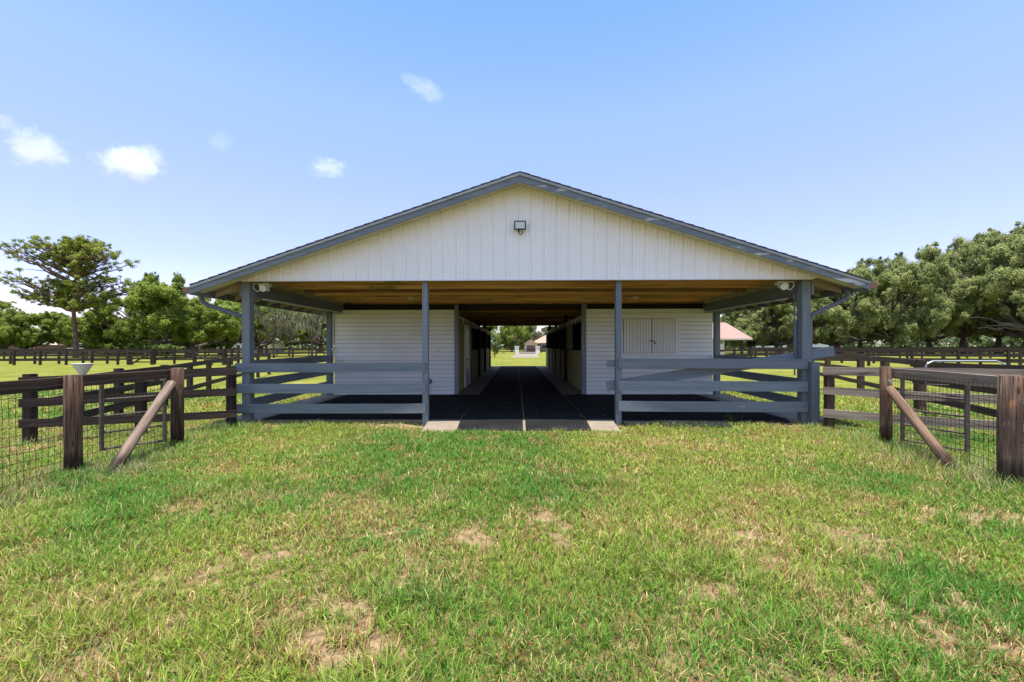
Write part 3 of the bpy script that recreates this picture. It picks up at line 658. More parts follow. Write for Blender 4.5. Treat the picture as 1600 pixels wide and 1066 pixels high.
# ------------------------------------------------------------------ board fences
def fence(name, pts, label, nposts=None, spacing=2.4, rails=((1.17,.15),(.76,.14),(.36,.14)), mat_=None, pmat=None, ph=1.26, pw=.12, side=-1, group=None, warp=.008, rw=.03, round_=False, dz=None, skip=False, cat='fence'):
    o = empty(name, (*pts[0], 0), label, cat, group); mat_ = mat_ or BLACKFENCE; pmat = pmat or mat_
    for (a, b) in zip(pts, pts[1:]):
        a = Vector(a); b = Vector(b); L_ = (b-a).length; n = max(1, round(L_/spacing)); t = (b-a)/L_; nn = Vector((t.y,-t.x))*side
        for i in range(n+1):
            if skip and i == 0 and a == Vector(pts[0]): continue
            if i == n and b != Vector(pts[-1]): continue
            p = a+t*L_*i/n
            timber('post', (p.x,p.y,-.05), (p.x,p.y,ph+random.uniform(-.03,.04)), pw, pw, pmat, o, roundp=round_, bevel=.004 if pw > .13 else 0)
        ra = (a-Vector(pts[0])).length/(Vector(pts[-1])-Vector(pts[0])).length; rb = (b-Vector(pts[0])).length/(Vector(pts[-1])-Vector(pts[0])).length
        for ri, (zc, h) in enumerate(rails):
            e0, e1 = (dz[ri]*ra, dz[ri]*rb) if dz else (0, 0)
            q = nn*(pw/2+rw/2+.003)
            timber('rail', (a.x+q.x-t.x*.1,a.y+q.y-t.y*.1,zc+e0), (b.x+q.x+t.x*.1,b.y+q.y+t.y*.1,zc+e1+(0 if dz else random.uniform(-.015,.015))), rw, h, mat_, o, warp=warp, bevel=0)
    return o
fA = fence('board_fence', [(-5.53,8.38),(-6.75,7.75),(-8.05,7.12)], 'black three rail fence between the barn corner and the left wire fence', spacing=1.5, rails=((1.13,.16),(.73,.14),(.30,.14)), ph=1.13, pw=.125, side=-1, dz=(-.10,-.04,.05))
fB = fence('board_fence', [(-8.0,7.35),(-9.3,11.4),(-10.9,15.3),(-12.6,20),(-14.3,25)], 'black board fence running back behind the left rails to the paddock', spacing=2.6, side=1, pw=.12, rails=((1.0,.14),(.68,.14),(.32,.14)), ph=1.12, dz=(.16,.10,.06), skip=True)
fC = fence('board_fence', [(5.93,8.32),(8.15,7.0),(9.9,5.9)], 'weathered pale grey three rail fence right of the barn corner', spacing=2.6, rails=((1.13,.155),(.74,.14),(.31,.15)), mat_=GREYRAIL, pmat=BROWNRAIL, ph=1.14, pw=.125, side=1, warp=.02)
fD = fence('board_fence', [(8.55,7.35),(9.9,10.8),(12.0,15.3),(13.2,18.6),(15.5,24)], 'dark brown sagging fence running back on the right beyond the grey rails', spacing=2.6, mat_=BROWNRAIL, side=-1, pw=.16, warp=.03)
# wire fences of the corridor
def wirefence(xa, pts, s, label, rot_last=False):
    o = empty('wire_fence', (xa, pts[0][0], 0), label, 'fence')
    for i, (y, xx, d) in enumerate(pts):
        timber('post', (xx,y,-.1), (xx+random.uniform(-.01,.01),y,1.255), d, d, ROTTEN if (s > 0 and i == 1) else ROUNDPOST, o, roundp=True, r1=d/2*.96, warp=.004,
               label='thick post with rotten orange streaks' if (s > 0 and i == 1) else None)
    for (y0, x0, _), (y1, x1, _) in zip(pts, pts[1:]):
        ox = s*.115
        timber('top_rail', (x0+ox,y0-.05,1.165), (x1+ox,y1+.02,1.165), .035, .145, BROWNRAIL if s < 0 else GREYRAIL, o, warp=.006)
    m = MB(); t = .0052
    y0, y1 = pts[0][0], pts[-1][0]; x0, x1 = pts[0][1]-s*.0, pts[-1][1]
    L_ = y1-y0; n = int(L_/.068)
    def xw(y): return x0+(x1-x0)*(y-y0)/L_+s*.098
    def wob(y, z): return .006*math.sin(y*7+z*3)+.004*math.sin(z*11+y)
    for i in range(n+1):
        y = y0+L_*i/n; m.tube([(xw(y)+wob(y,z),y+.004*math.sin(z*6+i),z) for z in (0,.3,.6,.9,1.15)], t*.55, 4, cap=False)
    zz = .02
    while zz < 1.17:
        m.tube([(xw(y0+L_*k/24)+wob(y0+L_*k/24,zz),y0+L_*k/24,zz+.008*math.sin(k*1.3+zz*9)) for k in range(25)], t*.6, 4, cap=False); zz += .102
    m.build('wire_mesh', WIRE, o)
    return o
wl_ = wirefence(-5.38, [(3.45,-5.30,.18),(5.26,-5.42,.175),(6.97,-5.48,.18)], -1, 'wire mesh fence with thick round brown posts on the left of the lawn')
wr_ = wirefence(5.7, [(3.2,5.15,.2),(4.93,5.53,.205),(6.97,5.86,.16)], 1, 'wire mesh fence with thick round brown posts on the right of the lawn')
timber('brace', (wx(168,5.35),5.35,-.02), (wx(268,6.85),6.85,1.02), .135, .135, BRACEWOOD, wl_, roundp=True, r1=.062, label='pale weathered diagonal brace pole')
timber('brace', (wx(1497,5.45),5.45,-.02), (wx(1390,6.80),6.80,.93), .13, .13, BRACEDARK, wr_, roundp=True, r1=.058, label='brown diagonal brace pole')
bx = wx(1389,6.85)
MB().tube([(bx,6.84,wz(597,6.84)),(bx,6.80,wz(597,6.84))], .028, 12).build('bolt', STEEL, wr_)
# tube gates standing open behind the mesh
def tubegate(h, f, label, matl, zt=1.10, zb=.13):
    o = empty('tube_gate', (h[0],h[1],0), label, 'gate', 'small rusty tube gates behind the wire')
    for q in (h, f): MB().tube([(q[0],q[1],zb-.02),(q[0],q[1],zt)], .028, 8).build('upright', matl, o)
    for k in range(5):
        z = zb+(zt-zb-.02)*k/4; MB().tube([(h[0],h[1],z),(f[0],f[1],z)], .016, 8).build('bar', matl, o)
    return o
tubegate((-5.53,6.78), (-5.97,6.2), 'rusty tube gate behind the left wire mesh', RUSTTUBE)
tubegate((6.02,6.85), (6.27,6.12), 'dark tube gate behind the right wire mesh', RUSTTUBE)
# galvanised gate whose rounded top shows over the right rail
gg = empty('tube_gate', (wx(1446,9.6),9.6,0), 'galvanised gate with rounded top showing above the right fence rail', 'gate')
xa_, xb_ = wx(1446,9.6), wx(1576,8.9)
zt = wz(565.5,9.5); pts = [(xa_,9.6,.15),(xa_,9.6,zt-.14),(xa_+.03,9.58,zt-.05),(xa_+.12,9.55,zt),(xb_-.14,9.0,zt+.02),(xb_-.04,8.95,zt-.04),(xb_,8.9,zt-.15)]
MB().tube(pts[1:], .017, 8).build('frame', STEEL, gg)
MB().tube([(xa_,9.6,-.05),(xa_,9.6,zt-.145)], .02, 8).tube([(xb_,8.9,-.05),(xb_,8.9,zt-.155)], .02, 8).build('upright', RUSTTUBE, gg)
for k in range(2):
    z = .45+.3*k; MB().tube([(xa_,9.6,z),(xb_,8.9,z)], .012, 6).build('bar', RUSTTUBE, gg)
# pale funnel feeder behind the left fence
fu = empty('funnel', (wx(130,9.3),9.3,0), 'pale grey funnel on a pole showing above the left top rail', 'feeder')
m = MB(); fxx = wx(129,9.3); zt = wz(567,9.3); zb_ = wz(583.5,9.3)
m.tube([(fxx,9.3,zb_-.05),(fxx,9.3,zb_),(fxx,9.3,zt-.006),(fxx,9.3,zt)], [.03,.06,.185,.19], 24); m.build('cone', PVC, fu, smooth=False)
MB().tube([(fxx,9.3,-.05),(fxx,9.3,zb_-.04)], .03, 10).build('pole', BROWNRAIL, fu)
# weed growing at the porch edge
wx_ = wx(1142,8.72); n = 34
c = np.tile(np.array([.10,.16,.04]), (n,1))*rng.uniform(.7,1.2,(n,1))
wd = grass('weed_plant', wx_+rng.normal(0,.03,n), 8.70+rng.normal(0,.02,n), rng.uniform(.15,.32,n), rng.uniform(.012,.022,n), c, lean=(.2,1.3)); wd.location.z = .01
tag(wd, 'small leafy weed growing at the edge of the right porch floor', 'weed')

# far paddock fences
def lf(px0, Y0, px1, Y1, label, **k):
    return fence('paddock_fence', [(wx(px0,Y0),Y0),(wx(px1,Y1),Y1)], label, group='black paddock fences', warp=.004, rw=.04, pw=.15, **k)
T = ((1.22,.17),(.83,.15),(.43,.15))
lf(-60, 38.0, 184, 38.6, 'black paddock fence in front on the left, ending at the board gate', rails=T)
lf(-60, 40.6, 205, 41.2, 'black paddock fence just behind the front left one, below the tall pine', rails=T)
lf(242, 40.2, 303, 40.0, 'black paddock fence between the board gate and the braced gate on the left', rails=T)
lf(353, 39.5, 372, 36.0, 'short black paddock fence between the braced gate and barn post', rails=T)
lf(-60, 56.0, 380, 60.0, 'black paddock fence crossing behind the left gates under the big oak', rails=T)
lf(-60, 74.0, 380, 82.0, 'farthest black paddock fence on the left, beneath the tree line', rails=T, spacing=3)
lf(380, 52, 530, 55, 'black paddock fence seen through the left porch opening, in front', rails=T)
lf(380, 70, 530, 76, 'black paddock fence seen through the left porch opening, behind the mossy trunks', rails=T)
def bgate(px0, px1, Y, label, d):
    xa, xb = wx(px0,Y), wx(px1,Y); o = empty('board_gate', (xa,Y,0), label, 'gate', 'black board paddock gates')
    for x in (xa, xb): timber('gate_post', (x,Y,0), (x,Y,1.45), .22, .22, BLACKFENCE, o, bevel=0)
    for z in (.25,.55,.85,1.2): timber('bar', (xa,Y-.14,z), (xb,Y-.14,z), .03, .11, BLACKFENCE, o, bevel=0)
    p, q = ((xa+.4,Y-.3,.0),(xb-.2,Y-.17,1.0)) if d > 0 else ((xb-.8,Y-.3,.0),(xa+.2,Y-.17,1.1))
    timber('brace', p, q, .12, .12, BLACKFENCE, o, bevel=0)
bgate(201, 238, 38.6, 'black board gate with rising brace in the left paddock fence', 1)
bgate(304, 350, 38.0, 'black board gate with falling brace near the barn post', -1)
lf(1180, 37.5, 1660, 29.5, 'nearest black paddock fence across the right field', rails=T)
lf(1180, 43, 1660, 34.0, 'second black paddock fence across the right field', rails=T)
lf(1180, 58, 1660, 52.0, 'third black paddock fence across the right field', rails=T)
lf(1120, 72, 1660, 72.0, 'farthest black paddock fence on the right, under the oak trunks', rails=T, spacing=3)
lf(1120, 33, 1262, 40.0, 'black paddock fence in front of the pink roofed shelter', rails=T)
lf(778, 92, 804, 92, 'black fence seen through the aisle left of the white gate pillar', rails=T)
lf(845, 92, 880, 92, 'black fence seen through the aisle right of the white gate pillars', rails=T)

# entrance pillars, gate, drive
STUCCO = plain('white_stucco', (.72,.71,.68), .8, .04)
for px_, lb in ((807.5, 'white masonry gate pillar beyond the aisle, left of the drive'), (840, 'white masonry gate pillar beyond the aisle, right of the drive')):
    Y = 90; x = wx(px_,Y); o = empty('gate_pillar', (x,Y,0), lb, 'pillar', 'white entrance pillars')
    MB().box(x-.42, x+.42, Y-.42, Y+.42, 0, 1.45).build('shaft', STUCCO, o); MB().box(x-.5, x+.5, Y-.5, Y+.5, 1.452, 1.6).build('cap', STUCCO, o)
o = empty('entrance_gate', (wx(812,90),90,0), 'low dark metal drive gate between two white pillars', 'gate'); x0, x1 = wx(811.5,90), wx(836.5,90)
m = MB(); k = x0
while k < x1: m.box(k, k+.05, 89.98, 90.02, .1, .95); k += .16
m.build('pickets', GRILLE, o); MB().box(x0, x1, 89.95, 90.05, .95, 1.02).box(x0, x1, 89.95, 90.05, .05, .12).build('frame', GRILLE, o)
dr = MB().poly([(wx(797,60),60,.012),(wx(842,60),60,.012),(wx(838,125),125,.012),(wx(812,125),125,.012)]).build('driveway', CONC); tag(dr, kind='structure')

# ------------------------------------------------------------------ buildings
ROOFTAN = plain('tan_roof', (.36,.24,.17), .85, .1, .8); ROOFPINK = plain('pink_metal_roof', (.31,.195,.155), .6, .05, .5)
HWALL = plain('cream_wall', (.66,.62,.54), .8, .05, .5); BRICKW = plain('brown_wall', (.18,.10,.075), .8, .15, 1); PANE = plain('window_pane', (.02,.025,.03), .15, .2); ROOFG = plain('light_shingle_roof', (.42,.36,.28), .85, .1, .6)
def house(name, x0, x1, Y, d, h, rh, wall, roof, label, wins, gable=None, over=.5, cat='house'):
    o = empty(name, ((x0+x1)/2,Y,0), label, cat)
    MB().box(x0, x1, Y, Y+d, 0, h).build('wall', wall, o)
    m = MB(); a, b, c, e = x0-over, x1+over, Y-over, Y+d+over; r = d/2+over; ins = min(r, (b-a)/2-.3)
    v = [(a,c,h),(b,c,h),(b,e,h),(a,e,h),(a+ins,(c+e)/2,h+rh),(b-ins,(c+e)/2,h+rh)]
    m.v = v; m.f = [(0,1,5,4),(1,2,5),(2,3,4,5),(3,0,4),(3,2,1,0)]; m.build('roof', roof, o)
    MB().box(a+.02, b-.02, c+.02, c+.08, h-.2, h-.002).build('fascia', WHITE_TRIM, o)
    for wx0, wz0, w, hh in wins:
        f = MB().box(wx0-.08, wx0+w+.08, Y-.06, Y-.003, wz0-.08, wz0+hh+.08).build('window', WHITE_TRIM, o)
        MB().box(wx0, wx0+w, Y-.075, Y-.062, wz0, wz0+hh).build('pane', PANE, f)
    return o
Y = 110; a, b = wx(338,Y), wx(404,Y)
house('farmhouse', a, b, Y, 9, 4.2, 2.0, HWALL, ROOFG, 'two storey cream farmhouse seen between barn post and oak trunk', [(b-1.2-2.2*i, z, .9, 1.3) for i in range(4) for z in (.7, 2.7)])
a, b = wx(405,Y+1), wx(422,Y+1)
house('garage', a, b, Y+1, 7, 2.6, 1.6, HWALL, ROOFG, 'low cream garage with dark doors beside the farmhouse', [(a+.4, .1, .7, 1.8), (a+1.5, .1, .7, 1.8)], over=.4, cat='garage')
house('stable', wx(8,115), wx(56,115), 115, 8, 2.2, 2.2, BRICKW, ROOFG, 'low brown building half hidden under the far left trees', [(wx(42,115), .6, .8, 1.3), (wx(48,115), .6, .8, 1.3), (wx(30,115), .6, .8, 1.3)], cat='building')
house('house', wx(70,150), wx(95,150), 150, 9, 3.4, 3.0, HWALL, plain('pale_roof',(.7,.69,.66),.7), 'pale roofed house peeping over the trees left of the pine trunk', [(wx(80,150), 1, 1, 1.3)])
house('house', wx(834,125), wx(885,125), 125, 12, 2.6, 2.6, BRICKW, ROOFTAN, 'tan roofed house beyond the entrance gate seen through the aisle', [(wx(846,125), .8, 1.6, 1.2)])
xg = wx(829,122)
o = empty('garage', (xg,119,0), 'tan gabled garage with brown door just right of the left gate pillar', 'garage')
MB().box(xg-1.7, xg+1.7, 119, 128, 0, 2.1).build('wall', HWALL, o)
MB().prism([(xg-2.2,118.6,2.1),(xg+2.2,118.6,2.1),(xg,118.6,3.4)], (0,9,0)).build('roof', ROOFTAN, o); MB().box(xg-1.2, xg+1.3, 118.95, 118.997, 0, 1.8).build('garage_door', BRICKW, o)
# pink hip roofed shelter
Y = 44; xr = wx(1176.5,Y); xl = wx(1085,Y); ze = wz(530,Y); zp = wz(502.5,Y)
o = empty('shelter', ((xl+xr)/2,Y,0), 'open shelter with pale pink hipped metal roof and posts right of the barn', 'shelter')
m = MB(); d = 6; m.v = [(xl,Y,ze),(xr,Y,ze),(xr,Y+d,ze),(xl,Y+d,ze),(wx(1112,Y+3),Y+3,zp),(wx(1134,Y+3)+.0,Y+3,zp)]
m.f = [(0,1,5,4),(1,2,5),(2,3,4,5),(3,0,4),(3,2,1,0)]; m.build('roof', ROOFPINK, o)
MB().box(xl+.02, xr-.02, Y+.01, Y+.06, ze-.14, ze-.002).build('fascia', plain('cream_fascia',(.6,.55,.4),.6), o)
for px_ in (1100, 1163): 
    for yy in (Y+.5, Y+d-.5): timber('post', (wx(px_,Y),yy,0), (wx(px_,Y),yy,ze-.15), .2, .2, BLACKFENCE, o, bevel=0)
x0, x1 = wx(1118,Y), wx(1137,Y); bx_ = MB().box(x0, x1, Y+.7, Y+3, .0, ze-.2).build('tack_room', HWALL, o); MB().box(wx(1127,Y), x1-.15, Y+.64, Y+.698, wz(538,Y), wz(532,Y)).build('window', plain('blue_window',(.12,.25,.32),.2), o)
for px0, px1, Y, h, lb in ((1203,1246,135,2.4,'long white house glimpsed between oak trunks right of the shelter'),(1292,1313,130,2.8,'white house glimpsed behind the oak right of the barn post')):
    house('house', wx(px0,Y), wx(px1,Y), Y, 8, h, 1.5, plain('white_wall',(.75,.75,.74),.7), ROOFG, lb, [(wx(px0+(px1-px0)*f,Y), .7, .9, 1.2) for f in (.15,.35,.6,.8)])

# ------------------------------------------------------------------ trees
def leaves(name, C, Rr, per, size, mat_, parent, flat=.7, seed=0, droop=0):
    """C clusters centres (n,3), radii n; leaf cards filled through each clump"""
    r = np.random.default_rng(seed); n = len(C); k = (per*(Rr/np.mean(Rr))**2).astype(int)+1
    ci = np.repeat(np.arange(n), k); N_ = len(ci)
    d = r.normal(size=(N_,3)); d /= np.linalg.norm(d, axis=1)[:, None]
    rad = r.random(N_)**.45; P = C[ci]+d*(rad*Rr[ci])[:, None]*np.array([1,1,flat])*(1+r.normal(0,.26,N_))[:, None]
    nrm = d*.8+r.normal(0,.7,(N_,3))+np.array([0,0,.8]); nrm /= np.linalg.norm(nrm, axis=1)[:, None]
    a = np.cross(nrm, r.normal(size=(N_,3))); a /= np.linalg.norm(a, axis=1)[:, None]; b = np.cross(nrm, a)
    s = (size*r.uniform(.6,1.4,N_))[:, None]
    V = np.stack([P-a*s*.5-b*s*.18, P+b*s*.05-nrm*s*.1, P+a*s*.5-b*s*.2, P+a*s*.12+b*s*.42, P-a*s*.35+b*s*.35], 1).reshape(-1,3)
    i0 = np.arange(N_)*5; Fc = np.concatenate([np.stack([i0,i0+1,i0+4],-1), np.stack([i0+1,i0+3,i0+4],-1), np.stack([i0+1,i0+2,i0+3],-1)])
    me = bpy.data.meshes.new(name); np_mesh(me, V, Fc, 3); me.materials.append(mat_)
    o = bpy.data.objects.new(name, me); COL.objects.link(o)
    if parent is not None: o.parent = parent
    return o
def limbs(base, tips, r0, n=7, wander=.3):
    m = MB()
    for tip, st, rr in tips:
        st = Vector(st); tip = Vector(tip); pts = []; rad = []
        for i in range(n):
            a = i/(n-1); p = st.lerp(tip, a); p.z += wander*(a*(1-a))*2*(1 if tip.z > st.z else .2); L_ = (tip-st).length
            if 0 < i < n-1: p += Vector((random.uniform(-1,1),random.uniform(-1,1),random.uniform(-1,1)))*L_*.035
            pts.append(p); rad.append(rr*(1-a*.82))
        m.tube(pts, rad, 7)
    return m
def oak(W, H, seed, mat_=None, trunk_h=.16, per=170, ncl=200, size=.19, skirt=.16, rough=1.0, flatc=.9, moss=False):
    random.seed(seed); r = np.random.default_rng(seed); root = bpy.data.objects.new('oak_tree', None); COL.objects.link(root)
    C = []; Rr = []; rx = W/2
    zc = H*(skirt+.30); top = H-zc; bot = zc-H*skirt
    nl = max(16, ncl//6); LB = []
    while len(LB) < nl:
        d = r.normal(size=3); d /= np.linalg.norm(d); q = r.uniform(.30,1)**.5
        lob = 1+.14*math.sin(math.atan2(d[1],d[0])*3+seed)+.10*math.sin(math.atan2(d[1],d[0])*7+seed*2)
        hgt = top if d[2] > 0 else bot
        p = np.array([d[0]*rx*.80*q*lob, d[1]*rx*.80*q*lob, zc+d[2]*hgt*.80*q])
        LB.append((p, W*r.uniform(.07,.125)))
    for p, R_ in LB:
        for _ in range(11):
            d = r.normal(size=3); d /= np.linalg.norm(d); d[2] = d[2]*.85+.12
            C.append(p+d*R_*r.uniform(.45,1.05)*np.array([1,1,.9])); Rr.append(W*.029*r.uniform(.5,1.5)*rough)
    C = np.array(C); Rr = np.array(Rr)
    sb = []
    for p, q in zip(C, Rr):
        for _ in range(3):
            d = r.normal(size=3); d /= np.linalg.norm(d); sb.append((p+d*q*r.uniform(.9,1.7), q*.33))
    C2 = np.array([a for a, _ in sb]); R2 = np.array([b for _, b in sb])
    leaves('crown', np.concatenate([C, C2]), np.concatenate([Rr, R2]), per, size, mat_ or OAKLEAF, root, flatc, seed)
    th = H*trunk_h; tr = W*.026; tips = []
    tips.append(((random.uniform(-.3,.3),random.uniform(-.3,.3),th*1.1),(0,0,-.1),tr*1.35))
    for i in range(9):
        an = i*2*math.pi/9+random.uniform(-.3,.3); l = rx*random.uniform(.55,.85); z = random.choice((th*1.2,H*.35,H*.45,H*.55,H*.65))
        t = (math.cos(an)*l, math.sin(an)*l, z); tips.append((t, (0,0,th*.85), tr*.6))
        for _ in range(3):
            a = random.uniform(.4,.85); an2 = an+random.uniform(-.7,.7); l2 = l*random.uniform(.8,1.15); tips.append(((math.cos(an2)*l2,math.sin(an2)*l2,z+random.uniform(-.05,.08)*H),(math.cos(an)*l*a,math.sin(an)*l*a,th*.85+(z-th*.85)*a),tr*.25))
    tips.append(((random.uniform(-1,1),random.uniform(-1,1),H*.68),(0,0,th*.85),tr*.6))
    limbs(None, tips, tr).build('trunk', BARK, None).parent = root
    if moss:
        n = 4200; ci = r.integers(0, len(C), n); P = C[ci]+r.normal(size=(n,3))*Rr[ci][:, None]*np.array([.6,.6,.35])
        L_ = r.uniform(.15,.8,n)*r.uniform(.6,1.5,n); th_ = r.uniform(0,math.pi,n); w = r.uniform(.03,.08,n)
        s = np.stack([np.cos(th_)*w, np.sin(th_)*w, 0*w], -1); j = r.normal(0,.06,(n,3))
        V = np.stack([P-s, P+s, P+s*.7+j-np.stack([0*L_,0*L_,L_*.6],-1), P-s*.7+j-np.stack([0*L_,0*L_,L_*.6],-1), P+j*2-np.stack([0*L_,0*L_,L_],-1)], 1).reshape(-1,3)
        k = np.arange(n)*5; Tt = np.concatenate([np.stack([k,k+1,k+2],-1),np.stack([k,k+2,k+3],-1),np.stack([k+3,k+2,k+4],-1)])
        me = bpy.data.meshes.new('moss'); np_mesh(me, V, Tt, 3); me.materials.append(MOSS); o = bpy.data.objects.new('moss', me); COL.objects.link(o); o.parent = root
    return root
def dup(root):
    r = root.copy(); COL.objects.link(r)
    for ch in list(root.children): c = ch.copy(); COL.objects.link(c); c.parent = r
    return r
used = set()
def put(proto, px, Y, W0, pxw, H0, ytop, label, group, rz=0, name=None, cat='tree'):
    o = proto if proto.name not in used else dup(proto); used.add(proto.name)
    w = pxw/F*Y; h = wz(ytop, Y); o.location = (wx(px,Y), Y, 0); o.scale = (w/W0, w/W0, h/H0); o.rotation_euler.z = rz
    if name: o.name = name
    return tag(o, label, cat, group)
protoL = [oak(20, 12, 3, OAKLEAF), oak(20, 12, 9, OAKLEAF, skirt=.12), oak(20, 12, 15, OAKLEAF, skirt=.14, ncl=160)]
protoR = [oak(20, 14, 21, OAKLEAF_R, trunk_h=.16, skirt=.10), oak(20, 14, 27, OAKLEAF_R, trunk_h=.16, skirt=.12), oak(20, 14, 33, OAKLEAF_R, skirt=.11, ncl=240)]
protoM = oak(9, 9, 41, MOSSLEAF, trunk_h=.3, skirt=.34, per=45, ncl=90, size=.16, moss=True)
Gl = 'broad trees behind the left paddocks'; Gr = 'big live oaks along the right field'; Gm = 'moss hung trees seen through the left porch'
put(protoL[0], 296, 66, 20, 225, 12, 432, 'huge spreading live oak with dark forked trunk left of the barn', Gl, .4)
put(protoL[1], 205, 74, 20, 175, 12, 440, 'dense dark oak just right of the tall pine trunk', Gl, 1.2)
put(protoL[2], 245, 84, 20, 110, 12, 420, 'oak whose pale top pokes up between pine and big oak', Gl, 2.6)
put(protoL[1], 345, 88, 20, 140, 12, 448, 'oak filling the gap between the big spreading oak and the barn post', Gl, 2.9)
put(protoL[1], 150, 100, 20, 110, 12, 478, 'low rounded tree right behind the tall pine trunk', Gl, 3.9)
put(protoL[0], 40, 98, 20, 140, 12, 474, 'broad green tree at the far left under the pine', Gl, 2.0)
put(protoL[2], 88, 125, 20, 90, 12, 503, 'small distant tree in the dip left of the pine trunk', Gl, 1.0)
put(protoL[1], -20, 90, 20, 110, 12, 470, 'tree cut by the left edge of the view', Gl, 5.0)
put(protoL[0], 405, 92, 20, 130, 12, 455, 'dark oak behind the white farmhouse at the porch post', Gl, 5.1)
put(protoL[2], 500, 112, 20, 150, 12, 455, 'dark green tree filling the back of the left porch view', Gl, .3)
put(protoL[1], 440, 120, 20, 140, 12, 462, 'far dark tree behind the mossy ones', Gl, .9)
put(protoM, 428, 62, 9, 60, 9, 440, 'mossy tree with thick forked trunk right of the farmhouse', Gm, .4)
put(protoM, 452, 72, 9, 48, 9, 462, 'slender mossy tree in the middle of the porch view', Gm, 2.1)
put(protoM, 487, 60, 9, 62, 9, 452, 'pale mossy tree with long drooping strands by the back post', Gm, 4.2)
Rt = [(1128,80,100,470,0,'oak rising behind the pink shelter roof'),(1172,84,110,455,1,'oak just right of the pink shelter'),(1215,78,120,448,2,'dense oak in the middle of the right porch opening'),
      (1262,82,120,440,0,'oak behind the outer right barn post'),(1308,74,130,428,1,'low dark trunked oak right of the downspout'),(1345,80,120,405,0,'lighter oak topping the gap beside the eave'),(1397,70,150,392,2,'forked oak with a clear dark trunk in the right field'),
      (1452,82,150,388,1,'oak half behind the forked one, right field'),(1505,74,175,352,0,'tall wide oak towards the right edge'),(1560,84,160,352,2,'oak crowded between the two tallest on the right'),(1606,66,200,326,1,'tallest oak cut by the right edge'),(1690,70,170,330,0,'oak just beyond the right edge')]
for i, (px_, Y, pw_, yt, k, lb) in enumerate(Rt): put(protoR[k], px_, Y, 20, pw_*1.12, 14, yt, lb, Gr, i*1.3)
# beyond the aisle
put(protoL[1], 800, 120, 20, 66, 12, 499, 'bushy green tree framed by the aisle opening', 'trees seen through the aisle', .4)
put(protoL[2], 776, 135, 20, 64, 12, 488, 'taller dark tree at the left of the aisle opening', 'trees seen through the aisle', 1.7)
put(protoL[0], 822, 150, 20, 46, 12, 494, 'dark tree top above the tan garage', 'trees seen through the aisle', 2.7)
put(protoM, 842, 145, 9, 38, 9, 506, 'thin greyish tree above the tan roofed house', 'trees seen through the aisle', 3.3)
# flowering tree by the aisle end
Y = 62; root = empty('flowering_tree', (wx(773,Y),Y,0), 'bright green flowering tree with white blooms at the aisle left end', 'tree')
r = np.random.default_rng(77); C = np.array([(r.normal(0,.45), r.normal(0,.4), z) for z in np.linspace(.7,3.7,26)]); leaves('crown', C, np.full(26,.45), 60, .2, BUSHLEAF, root, .8, 5)
C = np.array([(r.normal(.1,.6), -.5+r.normal(0,.3), z) for z in np.linspace(1.6,3.9,14)]); leaves('blossom', C, np.full(14,.22), 22, .14, BLOSSOM, root, .8, 6)
MB().tube([(0,0,0),(0.05,0,1.5),(0,0,3)], [.08,.06,.03], 7).build('trunk', BARK, None).parent = root
# rank bushes under the left oaks
for i, px_ in enumerate((172,196,222,248,268)):
    Y = 70+i; root = empty('bush', (wx(px_,Y),Y,0), ['pale scrubby bush nearest the pine trunk','second pale bush right of the pine','middle pale bush below the oaks','fourth pale bush below the oaks','pale bush nearest the big oak trunk'][i], 'bush', 'pale bushes under the left oaks')
    r = np.random.default_rng(90+i); C = np.stack([r.normal(0,1.0,22), r.normal(0,.5,22), r.uniform(.3,2.0,22)], -1); leaves('foliage', C, np.full(22,.42), 55, .26, BUSHLEAF, root, .9, 90+i)
    MB().tube([(0,0,0),(.05,0,.8)], [.05,.03], 6).tube([(.1,0,0),(.4,0,.9)], [.04,.02], 6).build('stem', BARK, None).parent = root
